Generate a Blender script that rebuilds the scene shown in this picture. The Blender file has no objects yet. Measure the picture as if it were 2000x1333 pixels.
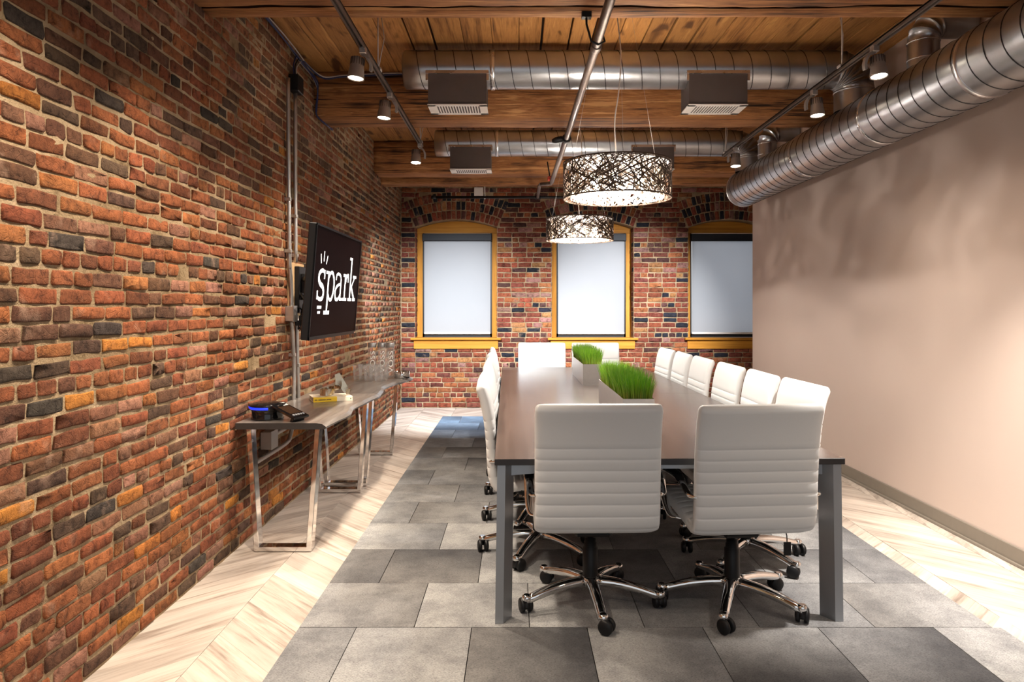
import bpy, bmesh, math, random
from mathutils import Vector, Matrix, noise
R = random.Random(7)
S = bpy.context.scene
C = S.collection
PI = math.pi

# ------------------------------------------------------------------ camera, world, exposure
F = 1400.0
cd = bpy.data.cameras.new('camera'); cam = bpy.data.objects.new('camera', cd); C.objects.link(cam)
cam.location = (0, 0, 1.40); cam.rotation_euler = (PI/2, 0, 0)
cd.sensor_width = 36; cd.lens = F/2000*36; cd.shift_x = -0.005; cd.shift_y = -0.03325
cd.clip_start = 0.05
S.camera = cam
w = bpy.data.worlds.new('world'); S.world = w; w.use_nodes = True
w.node_tree.nodes['Background'].inputs[0].default_value = (.94, .97, 1.0, 1)
w.node_tree.nodes['Background'].inputs[1].default_value = 0.64
vs = S.view_settings
vs.view_transform = 'Standard'; vs.look = 'None'; vs.gamma = 1; vs.use_curve_mapping = False
vs.exposure = 0.24
try: S.cycles.transparent_max_bounces = 40
except Exception: pass
WARM = (1.0, .85, .68); NEUT = (1.0, .92, .83); COOL = (.80, .90, 1.0)

def spot(loc, target, power, col=WARM, size=110, blend=1.0, rad=.05):
    l = bpy.data.lights.new('spot_light', 'SPOT'); l.energy = power; l.color = col
    l.spot_size = math.radians(size); l.spot_blend = blend; l.shadow_soft_size = rad
    o = bpy.data.objects.new('spot_light', l); C.objects.link(o)
    o.location = loc; d = Vector(target) - Vector(loc)
    o.rotation_euler = d.to_track_quat('-Z', 'Y').to_euler()
    return o
# the heads of both lighting tracks that hang nearer than the frame shows
spot((-.90, 3.05, 2.70), (-1.38, 3.2, 0), 165, rad=.035)
spot((-.90, 2.1, 2.70), (-1.45, 2.4, .3), 130)
spot((-.86, 1.2, 2.70), (-1.3, 1.6, .7), 110)
spot((1.90, 3.1, 2.66), (2.05, 3.75, 0), 600, NEUT, 68)
spot((1.95, 2.2, 2.70), (2.3, 2.4, 0), 50)
spot((1.95, 1.2, 2.70), (2.2, 1.6, 0), 60)
# daylight outside each window behind its blind
for wx in (-.847, 1.048, 2.943):
    l = bpy.data.lights.new('daylight', 'AREA'); l.shape = 'RECTANGLE'; l.size = 1.0; l.size_y = 1.6; l.energy = 2.5; l.color = COOL
    o = bpy.data.objects.new('daylight', l); C.objects.link(o); o.location = (wx, 10.9, 1.7)
    o.rotation_euler = (-PI/2, 0, 0)

# ------------------------------------------------------------------ helpers
class MB:
    def __init__(s): s.v = []; s.f = []; s.mi = []; s.sm = []; s.col = []
    def add(s, vs, fs, mi=0, sm=False, col=None):
        b = len(s.v); s.v += [tuple(p) for p in vs]
        for f in fs: s.f.append(tuple(i+b for i in f)); s.mi.append(mi); s.sm.append(sm)
        s.col += [col or (1, 1, 1)]*len(vs) if not isinstance(col, list) else col
        return s
    def box(s, x0, x1, y0, y1, z0, z1, mi=0, b=0.0, M=None):
        if b <= 0:
            v = [(x, y, z) for z in (z0, z1) for y in (y0, y1) for x in (x0, x1)]
            f = [(0,2,3,1),(4,5,7,6),(0,1,5,4),(2,6,7,3),(0,4,6,2),(1,3,7,5)]
        else:
            v = []; f = []
            for z, i in ((z0, b), (z0+b, 0), (z1-b, 0), (z1, b)):
                v += [(x0+i+(b if i == 0 else 0)*0, y0+i, z)] if False else []
                e = i; c = b
                ring = [(x0+c, y0+e), (x1-c, y0+e), (x1-e, y0+c), (x1-e, y1-c), (x1-c, y1-e), (x0+c, y1-e), (x0+e, y1-c), (x0+e, y0+c)]
                if i: ring = [(x0+c, y0+c), (x1-c, y0+c), (x1-c, y0+c), (x1-c, y1-c), (x1-c, y1-c), (x0+c, y1-c), (x0+c, y1-c), (x0+c, y0+c)]
                v += [(p[0], p[1], z) for p in ring]
            for k in range(3):
                for j in range(8):
                    f.append((k*8+j, k*8+(j+1) % 8, k*8+8+(j+1) % 8, k*8+8+j))
            f.append(tuple(range(7, -1, -1))); f.append(tuple(range(24, 32)))
        if M is not None: v = [M @ Vector(p) for p in v]
        return s.add(v, f, mi)
    def loft(s, rings, closed=True, caps=True, mi=0, sm=True, col=None):
        n = len(rings[0]); v = [p for r in rings for p in r]; f = []
        for i in range(len(rings)-1):
            for j in range(n if closed else n-1):
                a = i*n+j; b = i*n+(j+1) % n
                f.append((a, b, b+n, a+n))
        s.add(v, f, mi, sm, col)
        if caps and closed:
            s.add(rings[0], [tuple(range(n-1, -1, -1))], mi, False, col); s.add(rings[-1], [tuple(range(n))], mi, False, col)
        return s
    def tube(s, pts, r, n=10, mi=0, caps=True):
        pts = [Vector(p) for p in pts]; rings = []; up = None
        for i, p in enumerate(pts):
            a = pts[max(i-1, 0)]; b = pts[min(i+1, len(pts)-1)]; t = (b-a).normalized()
            if up is None:
                up = Vector((0, 0, 1)) if abs(t.z) < .9 else Vector((1, 0, 0))
            x = up.cross(t)
            if x.length < 1e-5: x = Vector((1, 0, 0)).cross(t)
            x.normalize(); y = t.cross(x).normalized(); up = y
            rr = r[i] if isinstance(r, (list, tuple)) else r
            rings.append([p + x*math.cos(2*PI*k/n)*rr + y*math.sin(2*PI*k/n)*rr for k in range(n)])
        return s.loft(rings, True, caps, mi)
    def lathe(s, prof, c=(0, 0, 0), axis='Z', n=24, mi=0, caps=True, M=None):
        rings = []
        for r, h in prof:
            ring = []
            for k in range(n):
                a = 2*PI*k/n; u, q = r*math.cos(a), r*math.sin(a)
                p = {'Z': (u, q, h), 'X': (h, u, q), 'Y': (q, h, u)}[axis]
                p = Vector(p)
                if M is not None: p = M @ p
                ring.append((p[0]+c[0], p[1]+c[1], p[2]+c[2]))
            rings.append(ring)
        return s.loft(rings, True, caps, mi)
    def prism(s, poly, d0, d1, axis='Z', mi=0, sm=False):
        n = len(poly)
        def P(p, d): return {'Z': (p[0], p[1], d), 'Y': (p[0], d, p[1]), 'X': (d, p[0], p[1])}[axis]
        v = [P(p, d0) for p in poly] + [P(p, d1) for p in poly]
        f = [tuple(range(n-1, -1, -1)), tuple(range(n, 2*n))] + [(i, (i+1) % n, (i+1) % n+n, i+n) for i in range(n)]
        return s.add(v, f, mi, sm)
    def mesh(s, name, colattr=None):
        me = bpy.data.meshes.new(name); me.from_pydata(s.v, [], s.f); 
        me.polygons.foreach_set('material_index', s.mi)
        me.polygons.foreach_set('use_smooth', s.sm)
        if colattr:
            a = me.attributes.new(colattr, 'FLOAT_COLOR', 'POINT')
            a.data.foreach_set('color', [c for p in s.col for c in (p[0], p[1], p[2], 1.0)])
        me.update(); return me
    def obj(s, name, mats, parent=None, loc=None, colattr=None, fix=True):
        me = s.mesh(name, colattr)
        if fix:
            bm = bmesh.new(); bm.from_mesh(me); bmesh.ops.remove_doubles(bm, verts=bm.verts, dist=1e-5)
            bmesh.ops.recalc_face_normals(bm, faces=bm.faces); bm.to_mesh(me); bm.free()
        for m in (mats if isinstance(mats, (list, tuple)) else [mats]): me.materials.append(m)
        return link(name, me, parent, loc)
def link(name, data, parent=None, loc=None):
    o = bpy.data.objects.new(name, data); C.objects.link(o)
    if parent is not None: o.parent = parent
    if loc is not None: o.location = loc
    return o
def tag(o, label=None, cat=None, group=None, kind=None):
    if label: o['label'] = label
    if cat: o['category'] = cat
    if group: o['group'] = group
    if kind: o['kind'] = kind
    return o
def thing(name, label, cat, loc=(0, 0, 0), rz=0, group=None):
    o = bpy.data.objects.new(name, None); C.objects.link(o); o.location = loc; o.rotation_euler = (0, 0, rz)
    o.empty_display_size = .1
    return tag(o, label, cat, group)
def copy_tree(o, parent=None):
    c = o.copy(); C.objects.link(c)
    if parent is not None: c.parent = parent
    for ch in list(o.children): copy_tree(ch, c)
    return c
def smooth_path(pts, n=8):
    P = [Vector(p) for p in pts]; out = []
    for i in range(len(P)-1):
        p0 = P[max(i-1, 0)]; p1 = P[i]; p2 = P[i+1]; p3 = P[min(i+2, len(P)-1)]
        for k in range(n):
            t = k/n
            out.append(.5*((2*p1)+(p2-p0)*t+(2*p0-5*p1+4*p2-p3)*t*t+(3*p1-p0-3*p2+p3)*t**3))
    out.append(P[-1]); return out
def clamp(v, a, b): return max(a, min(b, v))

# ------------------------------------------------------------------ materials
def newmat(name):
    m = bpy.data.materials.new(name); m.use_nodes = True
    nt = m.node_tree; return m, nt, nt.nodes['Principled BSDF']
def N(nt, t, **kw):
    n = nt.nodes.new(t)
    for k, v in kw.items():
        if k.startswith('i_'):
            key = k[2:]; n.inputs[int(key) if key.isdigit() else key].default_value = v
        else: setattr(n, k, v)
    return n
def ramp(nt, stops):
    r = nt.nodes.new('ShaderNodeValToRGB'); e = r.color_ramp.elements
    while len(e) < len(stops): e.new(.5)
    for q, (p, c) in zip(e, stops): q.position = p; q.color = (*c, 1)
    return r
def coords(nt, kind='object', scale=(1, 1, 1), rot=(0, 0, 0), rand=False):
    if kind == 'position': src = N(nt, 'ShaderNodeNewGeometry').outputs['Position']
    else: src = N(nt, 'ShaderNodeTexCoord').outputs['Object']
    if rand:
        oi = N(nt, 'ShaderNodeObjectInfo'); ml = N(nt, 'ShaderNodeVectorMath', operation='MULTIPLY_ADD')
        cb = N(nt, 'ShaderNodeCombineXYZ'); m1 = N(nt, 'ShaderNodeMath', operation='MULTIPLY'); m1.inputs[1].default_value = 37.0
        nt.links.new(oi.outputs['Random'], m1.inputs[0])
        for k in range(3): nt.links.new(m1.outputs[0], cb.inputs[k])
        ad = N(nt, 'ShaderNodeVectorMath', operation='ADD'); nt.links.new(src, ad.inputs[0]); nt.links.new(cb.outputs[0], ad.inputs[1]); src = ad.outputs[0]
    mp = N(nt, 'ShaderNodeMapping'); mp.inputs['Scale'].default_value = scale; mp.inputs['Rotation'].default_value = rot
    nt.links.new(src, mp.inputs['Vector']); return mp.outputs[0]
def noise_n(nt, vec, scale=5, detail=4, rough=.55, dist=0):
    n = N(nt, 'ShaderNodeTexNoise'); n.inputs['Scale'].default_value = scale; n.inputs['Detail'].default_value = detail
    n.inputs['Roughness'].default_value = rough; n.inputs['Distortion'].default_value = dist
    nt.links.new(vec, n.inputs['Vector']); return n.outputs['Fac']
def mixc(nt, fac, a, b, mode='MIX'):
    n = N(nt, 'ShaderNodeMix', data_type='RGBA', blend_type=mode)
    for sock, v in ((n.inputs[0], fac), (n.inputs[6], a), (n.inputs[7], b)):
        if hasattr(v, 'is_output'): nt.links.new(v, sock)
        elif isinstance(v, (int, float)): sock.default_value = v
        else: sock.default_value = (*v, 1)
    return n.outputs[2]
def bump(nt, p, h, strength=.3, dist=.01):
    b = N(nt, 'ShaderNodeBump'); b.inputs['Strength'].default_value = strength; b.inputs['Distance'].default_value = dist
    nt.links.new(h, b.inputs['Height']); nt.links.new(b.outputs[0], p.inputs['Normal'])
def plain(name, col, rough=.5, metal=0, var=0.0, vscale=20, bmp=0, bscale=200, spec=.5, coat=0):
    m, nt, p = newmat(name)
    p.inputs['Base Color'].default_value = (*col, 1); p.inputs['Roughness'].default_value = rough; p.inputs['Metallic'].default_value = metal
    p.inputs['Specular IOR Level'].default_value = spec; p.inputs['Coat Weight'].default_value = coat
    if var or bmp:
        v = coords(nt)
        if var:
            f = noise_n(nt, v, vscale, 3)
            nt.links.new(mixc(nt, f, tuple(c*(1-var) for c in col), tuple(min(1, c*(1+var)) for c in col)), p.inputs['Base Color'])
        if bmp: bump(nt, p, noise_n(nt, v, bscale, 3), bmp, .002)
    return m
def emit(name, col, s):
    m, nt, p = newmat(name); p.inputs['Base Color'].default_value = (*col, 1)
    p.inputs['Emission Color'].default_value = (*col, 1); p.inputs['Emission Strength'].default_value = s
    return m

def m_brick():
    m, nt, p = newmat('old_brick')
    a = N(nt, 'ShaderNodeAttribute', attribute_name='bcol'); v = coords(nt, 'position')
    n1 = noise_n(nt, v, 24, 8, .72, .4); n2 = noise_n(nt, v, 7, 4, .6); n3 = noise_n(nt, v, 160, 3, .6)
    r1 = ramp(nt, [(.34, (.30, .27, .25)), (.46, (.80, .78, .76)), (.58, (1.05, 1.05, 1.05)), (.74, (1.5, 1.35, 1.2))]); nt.links.new(n1, r1.inputs[0])
    c = mixc(nt, 1.0, a.outputs['Color'], r1.outputs[0], 'MULTIPLY')
    r2 = ramp(nt, [(.60, (0, 0, 0)), (.74, (1, 1, 1))]); nt.links.new(n2, r2.inputs[0])
    f2 = N(nt, 'ShaderNodeMath', operation='MULTIPLY'); f2.inputs[1].default_value = .45; nt.links.new(r2.outputs[0], f2.inputs[0])
    c = mixc(nt, f2.outputs[0], c, (.42, .27, .19))
    nt.links.new(c, p.inputs['Base Color']); p.inputs['Roughness'].default_value = .88; p.inputs['Specular IOR Level'].default_value = .25
    vo = N(nt, 'ShaderNodeTexVoronoi', feature='DISTANCE_TO_EDGE'); vo.inputs['Scale'].default_value = 26; 
    wv = N(nt, 'ShaderNodeVectorMath', operation='MULTIPLY_ADD'); 
    nt.links.new(v, vo.inputs['Vector'])
    rc = ramp(nt, [(.0, (0, 0, 0)), (.035, (1, 1, 1))]); nt.links.new(vo.outputs['Distance'], rc.inputs[0])
    ad = N(nt, 'ShaderNodeMath', operation='MULTIPLY_ADD'); ad.inputs[1].default_value = .9; nt.links.new(n1, ad.inputs[0]); 
    sc = N(nt, 'ShaderNodeMath', operation='MULTIPLY'); sc.inputs[1].default_value = .16; nt.links.new(n3, sc.inputs[0]); nt.links.new(sc.outputs[0], ad.inputs[2])
    ad2 = N(nt, 'ShaderNodeMath', operation='MULTIPLY_ADD'); ad2.inputs[1].default_value = .12; nt.links.new(rc.outputs[0], ad2.inputs[0]); nt.links.new(ad.outputs[0], ad2.inputs[2])
    bump(nt, p, ad2.outputs[0], 1.0, .016)
    return m
def m_mortar():
    m, nt, p = newmat('lime_mortar'); v = coords(nt, 'position')
    n1 = noise_n(nt, v, 9, 5, .6); n2 = noise_n(nt, v, 90, 4, .7); n3 = noise_n(nt, v, 1.1, 3)
    r = ramp(nt, [(.28, (.17, .115, .065)), (.42, (.34, .245, .145)), (.58, (.43, .32, .20)), (.75, (.52, .40, .27))]); nt.links.new(n1, r.inputs[0])
    r3 = ramp(nt, [(.35, (.6, .58, .55)), (.6, (1, 1, 1))]); nt.links.new(n3, r3.inputs[0])
    nt.links.new(mixc(nt, 1, r.outputs[0], r3.outputs[0], 'MULTIPLY'), p.inputs['Base Color'])
    p.inputs['Roughness'].default_value = .95; p.inputs['Specular IOR Level'].default_value = .1
    ad = N(nt, 'ShaderNodeMath', operation='ADD'); nt.links.new(n1, ad.inputs[0]); nt.links.new(n2, ad.inputs[1]); bump(nt, p, ad.outputs[0], .9, .010)
    return m
def m_wood(name, stops, along='X', rough=.6, fine=1.0, bmp=.3, rand=True, kind='object', knots=0.0, coat=0, spec=.4, rot=0.0):
    m, nt, p = newmat(name)
    sc = {'X': (.8, 16*fine, 16*fine), 'Y': (16*fine, .8, 16*fine), 'Z': (16*fine, 16*fine, 1.2)}[along]
    v0 = coords(nt, kind, (1, 1, 1), (0, 0, rot), rand)
    mp = N(nt, 'ShaderNodeMapping'); mp.inputs['Scale'].default_value = sc; nt.links.new(v0, mp.inputs['Vector'])
    n1 = noise_n(nt, mp.outputs[0], 1.0, 6, .6, .6); n2 = noise_n(nt, mp.outputs[0], 5, 4, .6, .2); n0 = noise_n(nt, v0, 1.7, 3)
    a = N(nt, 'ShaderNodeMath', operation='MULTIPLY_ADD'); a.inputs[1].default_value = .55; nt.links.new(n2, a.inputs[0]); nt.links.new(n1, a.inputs[2])
    b = N(nt, 'ShaderNodeMath', operation='MULTIPLY_ADD'); b.inputs[1].default_value = .5; nt.links.new(n0, b.inputs[0]); nt.links.new(a.outputs[0], b.inputs[2])
    h = N(nt, 'ShaderNodeMath', operation='SUBTRACT'); h.inputs[1].default_value = .525; nt.links.new(b.outputs[0], h.inputs[0])
    r = ramp(nt, stops); nt.links.new(h.outputs[0], r.inputs[0]); c = r.outputs[0]
    if rand:
        oi = N(nt, 'ShaderNodeObjectInfo'); rr = ramp(nt, [(0, (.80, .78, .76)), (1, (1.10, 1.07, 1.04))]); nt.links.new(oi.outputs['Random'], rr.inputs[0])
        c = mixc(nt, 1, c, rr.outputs[0], 'MULTIPLY')
    if knots:
        ms = {'X': (1, 3, 3), 'Y': (3, 1, 3), 'Z': (3, 3, 1)}[along]
        mk = N(nt, 'ShaderNodeMapping'); mk.inputs['Scale'].default_value = ms; nt.links.new(v0, mk.inputs['Vector'])
        kn = noise_n(nt, mk.outputs[0], 2.6, 2, .5, .4); kr = ramp(nt, [(.62, (1, 1, 1)), (.70, (.25, .20, .18))]); nt.links.new(kn, kr.inputs[0])
        c = mixc(nt, knots, c, mixc(nt, 1, c, kr.outputs[0], 'MULTIPLY'))
    nt.links.new(c, p.inputs['Base Color']); p.inputs['Roughness'].default_value = rough; p.inputs['Specular IOR Level'].default_value = spec
    p.inputs['Coat Weight'].default_value = coat
    if bmp: bump(nt, p, h.outputs[0], bmp, .006)
    return m
def m_galv(name, base=(.50, .50, .52), rough=.33, var=.25):
    m, nt, p = newmat(name); v = coords(nt)
    n = noise_n(nt, v, 6, 4, .6); n2 = noise_n(nt, v, 60, 3)
    nt.links.new(mixc(nt, n, tuple(c*(1-var) for c in base), tuple(c*(1+var) for c in base)), p.inputs['Base Color'])
    r = N(nt, 'ShaderNodeMapRange'); r.inputs[3].default_value = rough-.06; r.inputs[4].default_value = rough+.12; nt.links.new(n, r.inputs[0]); nt.links.new(r.outputs[0], p.inputs['Roughness'])
    p.inputs['Metallic'].default_value = 1; bump(nt, p, n2, .05, .003); return m
def m_carpet():
    m, nt, p = newmat('carpet_pile'); a = N(nt, 'ShaderNodeAttribute', attribute_name='tcol'); v = coords(nt, 'position')
    mp = N(nt, 'ShaderNodeMapping'); mp.inputs['Scale'].default_value = (1, 2.2, 1); nt.links.new(v, mp.inputs[0])
    n1 = noise_n(nt, mp.outputs[0], 130, 3, .8); n2 = noise_n(nt, v, 5, 4, .7); n3 = noise_n(nt, v, 420, 2, .7)
    r = ramp(nt, [(.32, (.48, .46, .47)), (.5, (1, 1, 1)), (.7, (1.3, 1.3, 1.28))]); nt.links.new(n1, r.inputs[0])
    r2 = ramp(nt, [(.35, (.72, .72, .74)), (.6, (1.1, 1.1, 1.1))]); nt.links.new(n2, r2.inputs[0])
    c = mixc(nt, 1, a.outputs['Color'], r.outputs[0], 'MULTIPLY'); c = mixc(nt, 1, c, r2.outputs[0], 'MULTIPLY')
    nt.links.new(c, p.inputs['Base Color']); p.inputs['Roughness'].default_value = .97; p.inputs['Specular IOR Level'].default_value = .1
    p.inputs['Sheen Weight'].default_value = .1
    ad = N(nt, 'ShaderNodeMath', operation='ADD'); nt.links.new(n1, ad.inputs[0]); nt.links.new(n3, ad.inputs[1]); bump(nt, p, ad.outputs[0], .6, .004); return m
def m_wall():
    m, nt, p = newmat('wall_paint'); v = coords(nt, 'position')
    n = noise_n(nt, v, 1.2, 3); n2 = noise_n(nt, v, 120, 3)
    nt.links.new(mixc(nt, n, (.47, .375, .325), (.53, .43, .375)), p.inputs['Base Color']); p.inputs['Roughness'].default_value = .55; p.inputs['Specular IOR Level'].default_value = .3
    bump(nt, p, n2, .12, .002); return m
def m_blind():
    m, nt, p = newmat('blind_fabric'); p.inputs['Base Color'].default_value = (.40, .405, .415, 1); p.inputs['Roughness'].default_value = .8
    t = N(nt, 'ShaderNodeBsdfTranslucent'); t.inputs[0].default_value = (.72, .75, .82, 1)
    mx = N(nt, 'ShaderNodeMixShader'); mx.inputs[0].default_value = .35
    nt.links.new(p.outputs[0], mx.inputs[1]); nt.links.new(t.outputs[0], mx.inputs[2]); nt.links.new(mx.outputs[0], nt.nodes['Material Output'].inputs[0])
    v = coords(nt); bump(nt, p, noise_n(nt, v, 500, 2), .1, .001); return m
def m_glass(name, tint=(.985, .99, .99)):
    m, nt, p = newmat(name); nt.nodes.remove(p)
    t = N(nt, 'ShaderNodeBsdfTransparent'); t.inputs[0].default_value = (*tint, 1); g = N(nt, 'ShaderNodeBsdfGlossy'); g.inputs['Roughness'].default_value = .03
    lw = N(nt, 'ShaderNodeLayerWeight'); lw.inputs[0].default_value = .35
    r = ramp(nt, [(.0, (.02, .02, .02)), (.55, (.16, .16, .16)), (1.0, (.8, .8, .8))]); nt.links.new(lw.outputs['Facing'], r.inputs[0])
    mx = N(nt, 'ShaderNodeMixShader'); nt.links.new(r.outputs[0], mx.inputs[0]); nt.links.new(t.outputs[0], mx.inputs[1]); nt.links.new(g.outputs[0], mx.inputs[2])
    tl = N(nt, 'ShaderNodeBsdfTranslucent'); tl.inputs[0].default_value = (1, 1, 1, 1); m2 = N(nt, 'ShaderNodeMixShader'); m2.inputs[0].default_value = .085  # white veil mixed in to imitate lights reflected by the glass
    nt.links.new(mx.outputs[0], m2.inputs[1]); nt.links.new(tl.outputs[0], m2.inputs[2])
    nt.links.new(m2.outputs[0], nt.nodes['Material Output'].inputs[0]); return m

def m_opal():
    m, nt, p = newmat('opal_acrylic'); p.inputs['Base Color'].default_value = (.85, .82, .78, 1)
    t = N(nt, 'ShaderNodeBsdfTranslucent'); t.inputs[0].default_value = (.9, .87, .82, 1); mx = N(nt, 'ShaderNodeMixShader'); mx.inputs[0].default_value = .6
    nt.links.new(p.outputs[0], mx.inputs[1]); nt.links.new(t.outputs[0], mx.inputs[2]); tr = N(nt, 'ShaderNodeBsdfTransparent'); m2 = N(nt, 'ShaderNodeMixShader'); m2.inputs[0].default_value = .42
    nt.links.new(mx.outputs[0], m2.inputs[1]); nt.links.new(tr.outputs[0], m2.inputs[2]); nt.links.new(m2.outputs[0], nt.nodes['Material Output'].inputs[0]); return m
OPAL = m_opal()
BRICK = m_brick(); MORTAR = m_mortar(); CARPET = m_carpet(); WALLP = m_wall(); BLIND = m_blind()
BEAM = m_wood('rough_timber', [(.30, (.030, .012, .004)), (.40, (.21, .085, .026)), (.50, (.42, .185, .060)), (.57, (.25, .100, .030)), (.66, (.60, .31, .12))], 'X', .75, 1.6, .8, kind='position', knots=.5)
CRACK = plain('painted_crack_shade', (.018, .008, .004), .95, spec=.05)  # near-black colour stands in for the shade inside the beam crack
BOARD = m_wood('ceiling_board_wood', [(.20, (.075, .030, .009)), (.38, (.28, .125, .036)), (.52, (.44, .215, .064)), (.60, (.36, .165, .048)), (.76, (.58, .31, .10))], 'Y', .7, 1.0, .3, knots=1.0)
OAK = m_wood('honey_oak', [(.15, (.28, .105, .010)), (.5, (.45, .190, .020)), (.85, (.58, .27, .040))], 'X', .6, 1.6, .05, rand=False, spec=.2)
OAKV = m_wood('honey_oak_upright', [(.15, (.28, .105, .010)), (.5, (.45, .190, .020)), (.85, (.58, .27, .040))], 'Z', .6, 1.6, .05, rand=False, spec=.2)
PST = [(.20, (.20, .155, .125)), (.36, (.40, .34, .295)), (.48, (.53, .465, .41)), (.75, (.66, .60, .54))]
PLANKL = m_wood('pale_plank_down', PST, 'X', .42, .75, .08, rot=-PI/4)
PLANKR = m_wood('pale_plank_up', PST, 'X', .42, .75, .08, rot=PI/4)
WALNUT = m_wood('walnut_laminate', [(.15, (.048, .033, .028)), (.5, (.082, .059, .050)), (.85, (.122, .09, .077))], 'Y', .26, 2.4, .02, rand=False, spec=.5)
DKEDGE = plain('dark_edge_band', (.022, .018, .018), .4)
DKEND = plain('dark_end_grain', (.030, .026, .024), .5, var=.2, vscale=40)
GREYWOOD = m_wood('grey_live_edge', [(.15, (.070, .060, .053)), (.45, (.145, .128, .117)), (.8, (.25, .228, .21))], 'Y', .28, .9, .12, rand=True, coat=.3)
GALV = m_galv('galvanised_steel', (.44, .45, .47), .30); GALVD = m_galv('galvanised_seam', (.07, .07, .075), .5); GALVB = m_galv('bright_band', (.68, .68, .70), .25)
DKSHEET = m_galv('dull_sheet_steel', (.15, .13, .125), .6, .25)
CHROME = plain('chrome', (.80, .79, .78), .07, 1)
STEEL = plain('brushed_steel', (.46, .42, .39), .36, 1, .08, 30)
SATIN = plain('satin_aluminium', (.40, .42, .45), .42, .85)
PIPE = plain('old_pipe_metal', (.22, .18, .16), .42, .85, .35, 25)
CONDUIT = plain('conduit_steel', (.52, .50, .48), .38, .9, .12, 12)
BLACK = plain('black_plastic', (.008, .008, .009), .45, bmp=.1, spec=.3)
BLACKG = plain('gloss_black', (.006, .006, .007), .10, spec=.6)
BEZEL = plain('black_bezel', (.006, .006, .007), .3, spec=.2)
SCREEN = plain('screen_black', (.006, .002, .002), .25, spec=.06)
LEATHER = plain('white_leather', (.70, .71, .715), .45, bmp=.12, bscale=260)
WHITEP = plain('white_enamel', (.80, .77, .73), .45)
TRACKM = plain('track_bronze', (.13, .10, .085), .45, .6)
LAMPM = plain('lamp_grey', (.34, .30, .27), .42, .5)
BASEB = plain('taupe_rubber', (.17, .145, .115), .5, var=.08)
GLASS = m_glass('clear_glass'); SHEETW = plain('pale_wood_board', (.50, .33, .17), .6, var=.15, vscale=30)
DARKVOID = plain('dark_opening', (.02, .02, .02), .8)
BLUEC = plain('blue_cable_jacket', (.010, .018, .085), .5); GREYC = plain('grey_cable_jacket', (.42, .38, .36), .5)
REDV = plain('red_fitting', (.45, .05, .03), .5); SCREEN.node_tree.nodes['Principled BSDF'].inputs['IOR'].default_value = 1.08; BEZEL.node_tree.nodes['Principled BSDF'].inputs['IOR'].default_value = 1.15
WHITET = emit('screen_white', (1, 1, 1), .85)
DISC = emit('lamp_glow', (1, .86, .66), 22); BULB = emit('bulb_glow', (1, .84, .62), 38); BLUEL = emit('blue_led', (.02, .05, .9), .9)
BRONZE = plain('bronze_strand', (.060, .036, .023), .5, .2); PALEST = plain('pale_strand', (.46, .39, .31), .4, .2)
YELLOW = plain('book_yellow', (.80, .52, .02), .5); CREAM = plain('book_cream', (.80, .72, .58), .5); PAGES = plain('book_pages', (.55, .47, .38), .8)
BRASS = plain('pale_brass', (.62, .53, .40), .24, 1, .12, 30); INK = plain('dark_ink', (.10, .06, .02), .6)
GRASS, gnt, gp = newmat('grass_blade')
ga = N(gnt, 'ShaderNodeAttribute', attribute_name='gcol'); gnt.links.new(ga.outputs['Color'], gp.inputs['Base Color']); gp.inputs['Roughness'].default_value = .5
gp.inputs['Subsurface Weight'].default_value = 0
SOIL = plain('dark_soil', (.05, .035, .02), .95)

# ------------------------------------------------------------------ room shell
XL, XR, YB, ZC = -1.62, 2.71, 9.95, 3.28
WIN = [(-.847, .569), (1.048, .569), (2.943, .569)]     # centre, half width
WSILL, WSPR, WCRN = .955, 2.509, 2.615                  # sill, springing, crown
def arch_z(dx, hw=.569, spr=WSPR, crn=WCRN):
    h = crn-spr; r = (hw*hw+h*h)/(2*h); return crn-r+math.sqrt(max(r*r-dx*dx, 0))
ARCH_R = (.569**2+(WCRN-WSPR)**2)/(2*(WCRN-WSPR)); ARCH_C = WCRN-ARCH_R

def jit_grid(mb, fn, nu, nv, amp, seed):
    v = []; f = []
    for i in range(nu+1):
        for j in range(nv+1):
            u, q = i/nu, j/nv
            n = noise.noise(Vector((u*nu*.9+seed, q*nv*.9, seed)))*amp if amp else 0
            v.append(fn(u, q, n))
    for i in range(nu):
        for j in range(nv):
            a = i*(nv+1)+j; f.append((a, a+nv+1, a+nv+2, a+1))
    mb.add(v, f, 0, True)

mb = MB()
jit_grid(mb, lambda u, q, n: (XL+n, -1+u*11.0, -.02+q*(ZC+.10)), 150, 44, .006, 3.1)
mb.box(XL-.30, XL-.03, -1, 10.0, -.02, ZC+.08)
wl = mb.obj('wall_left', MORTAR, fix=False); tag(wl, 'old brick wall with tan mortar beside the console tables', None, None, 'structure')

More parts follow.
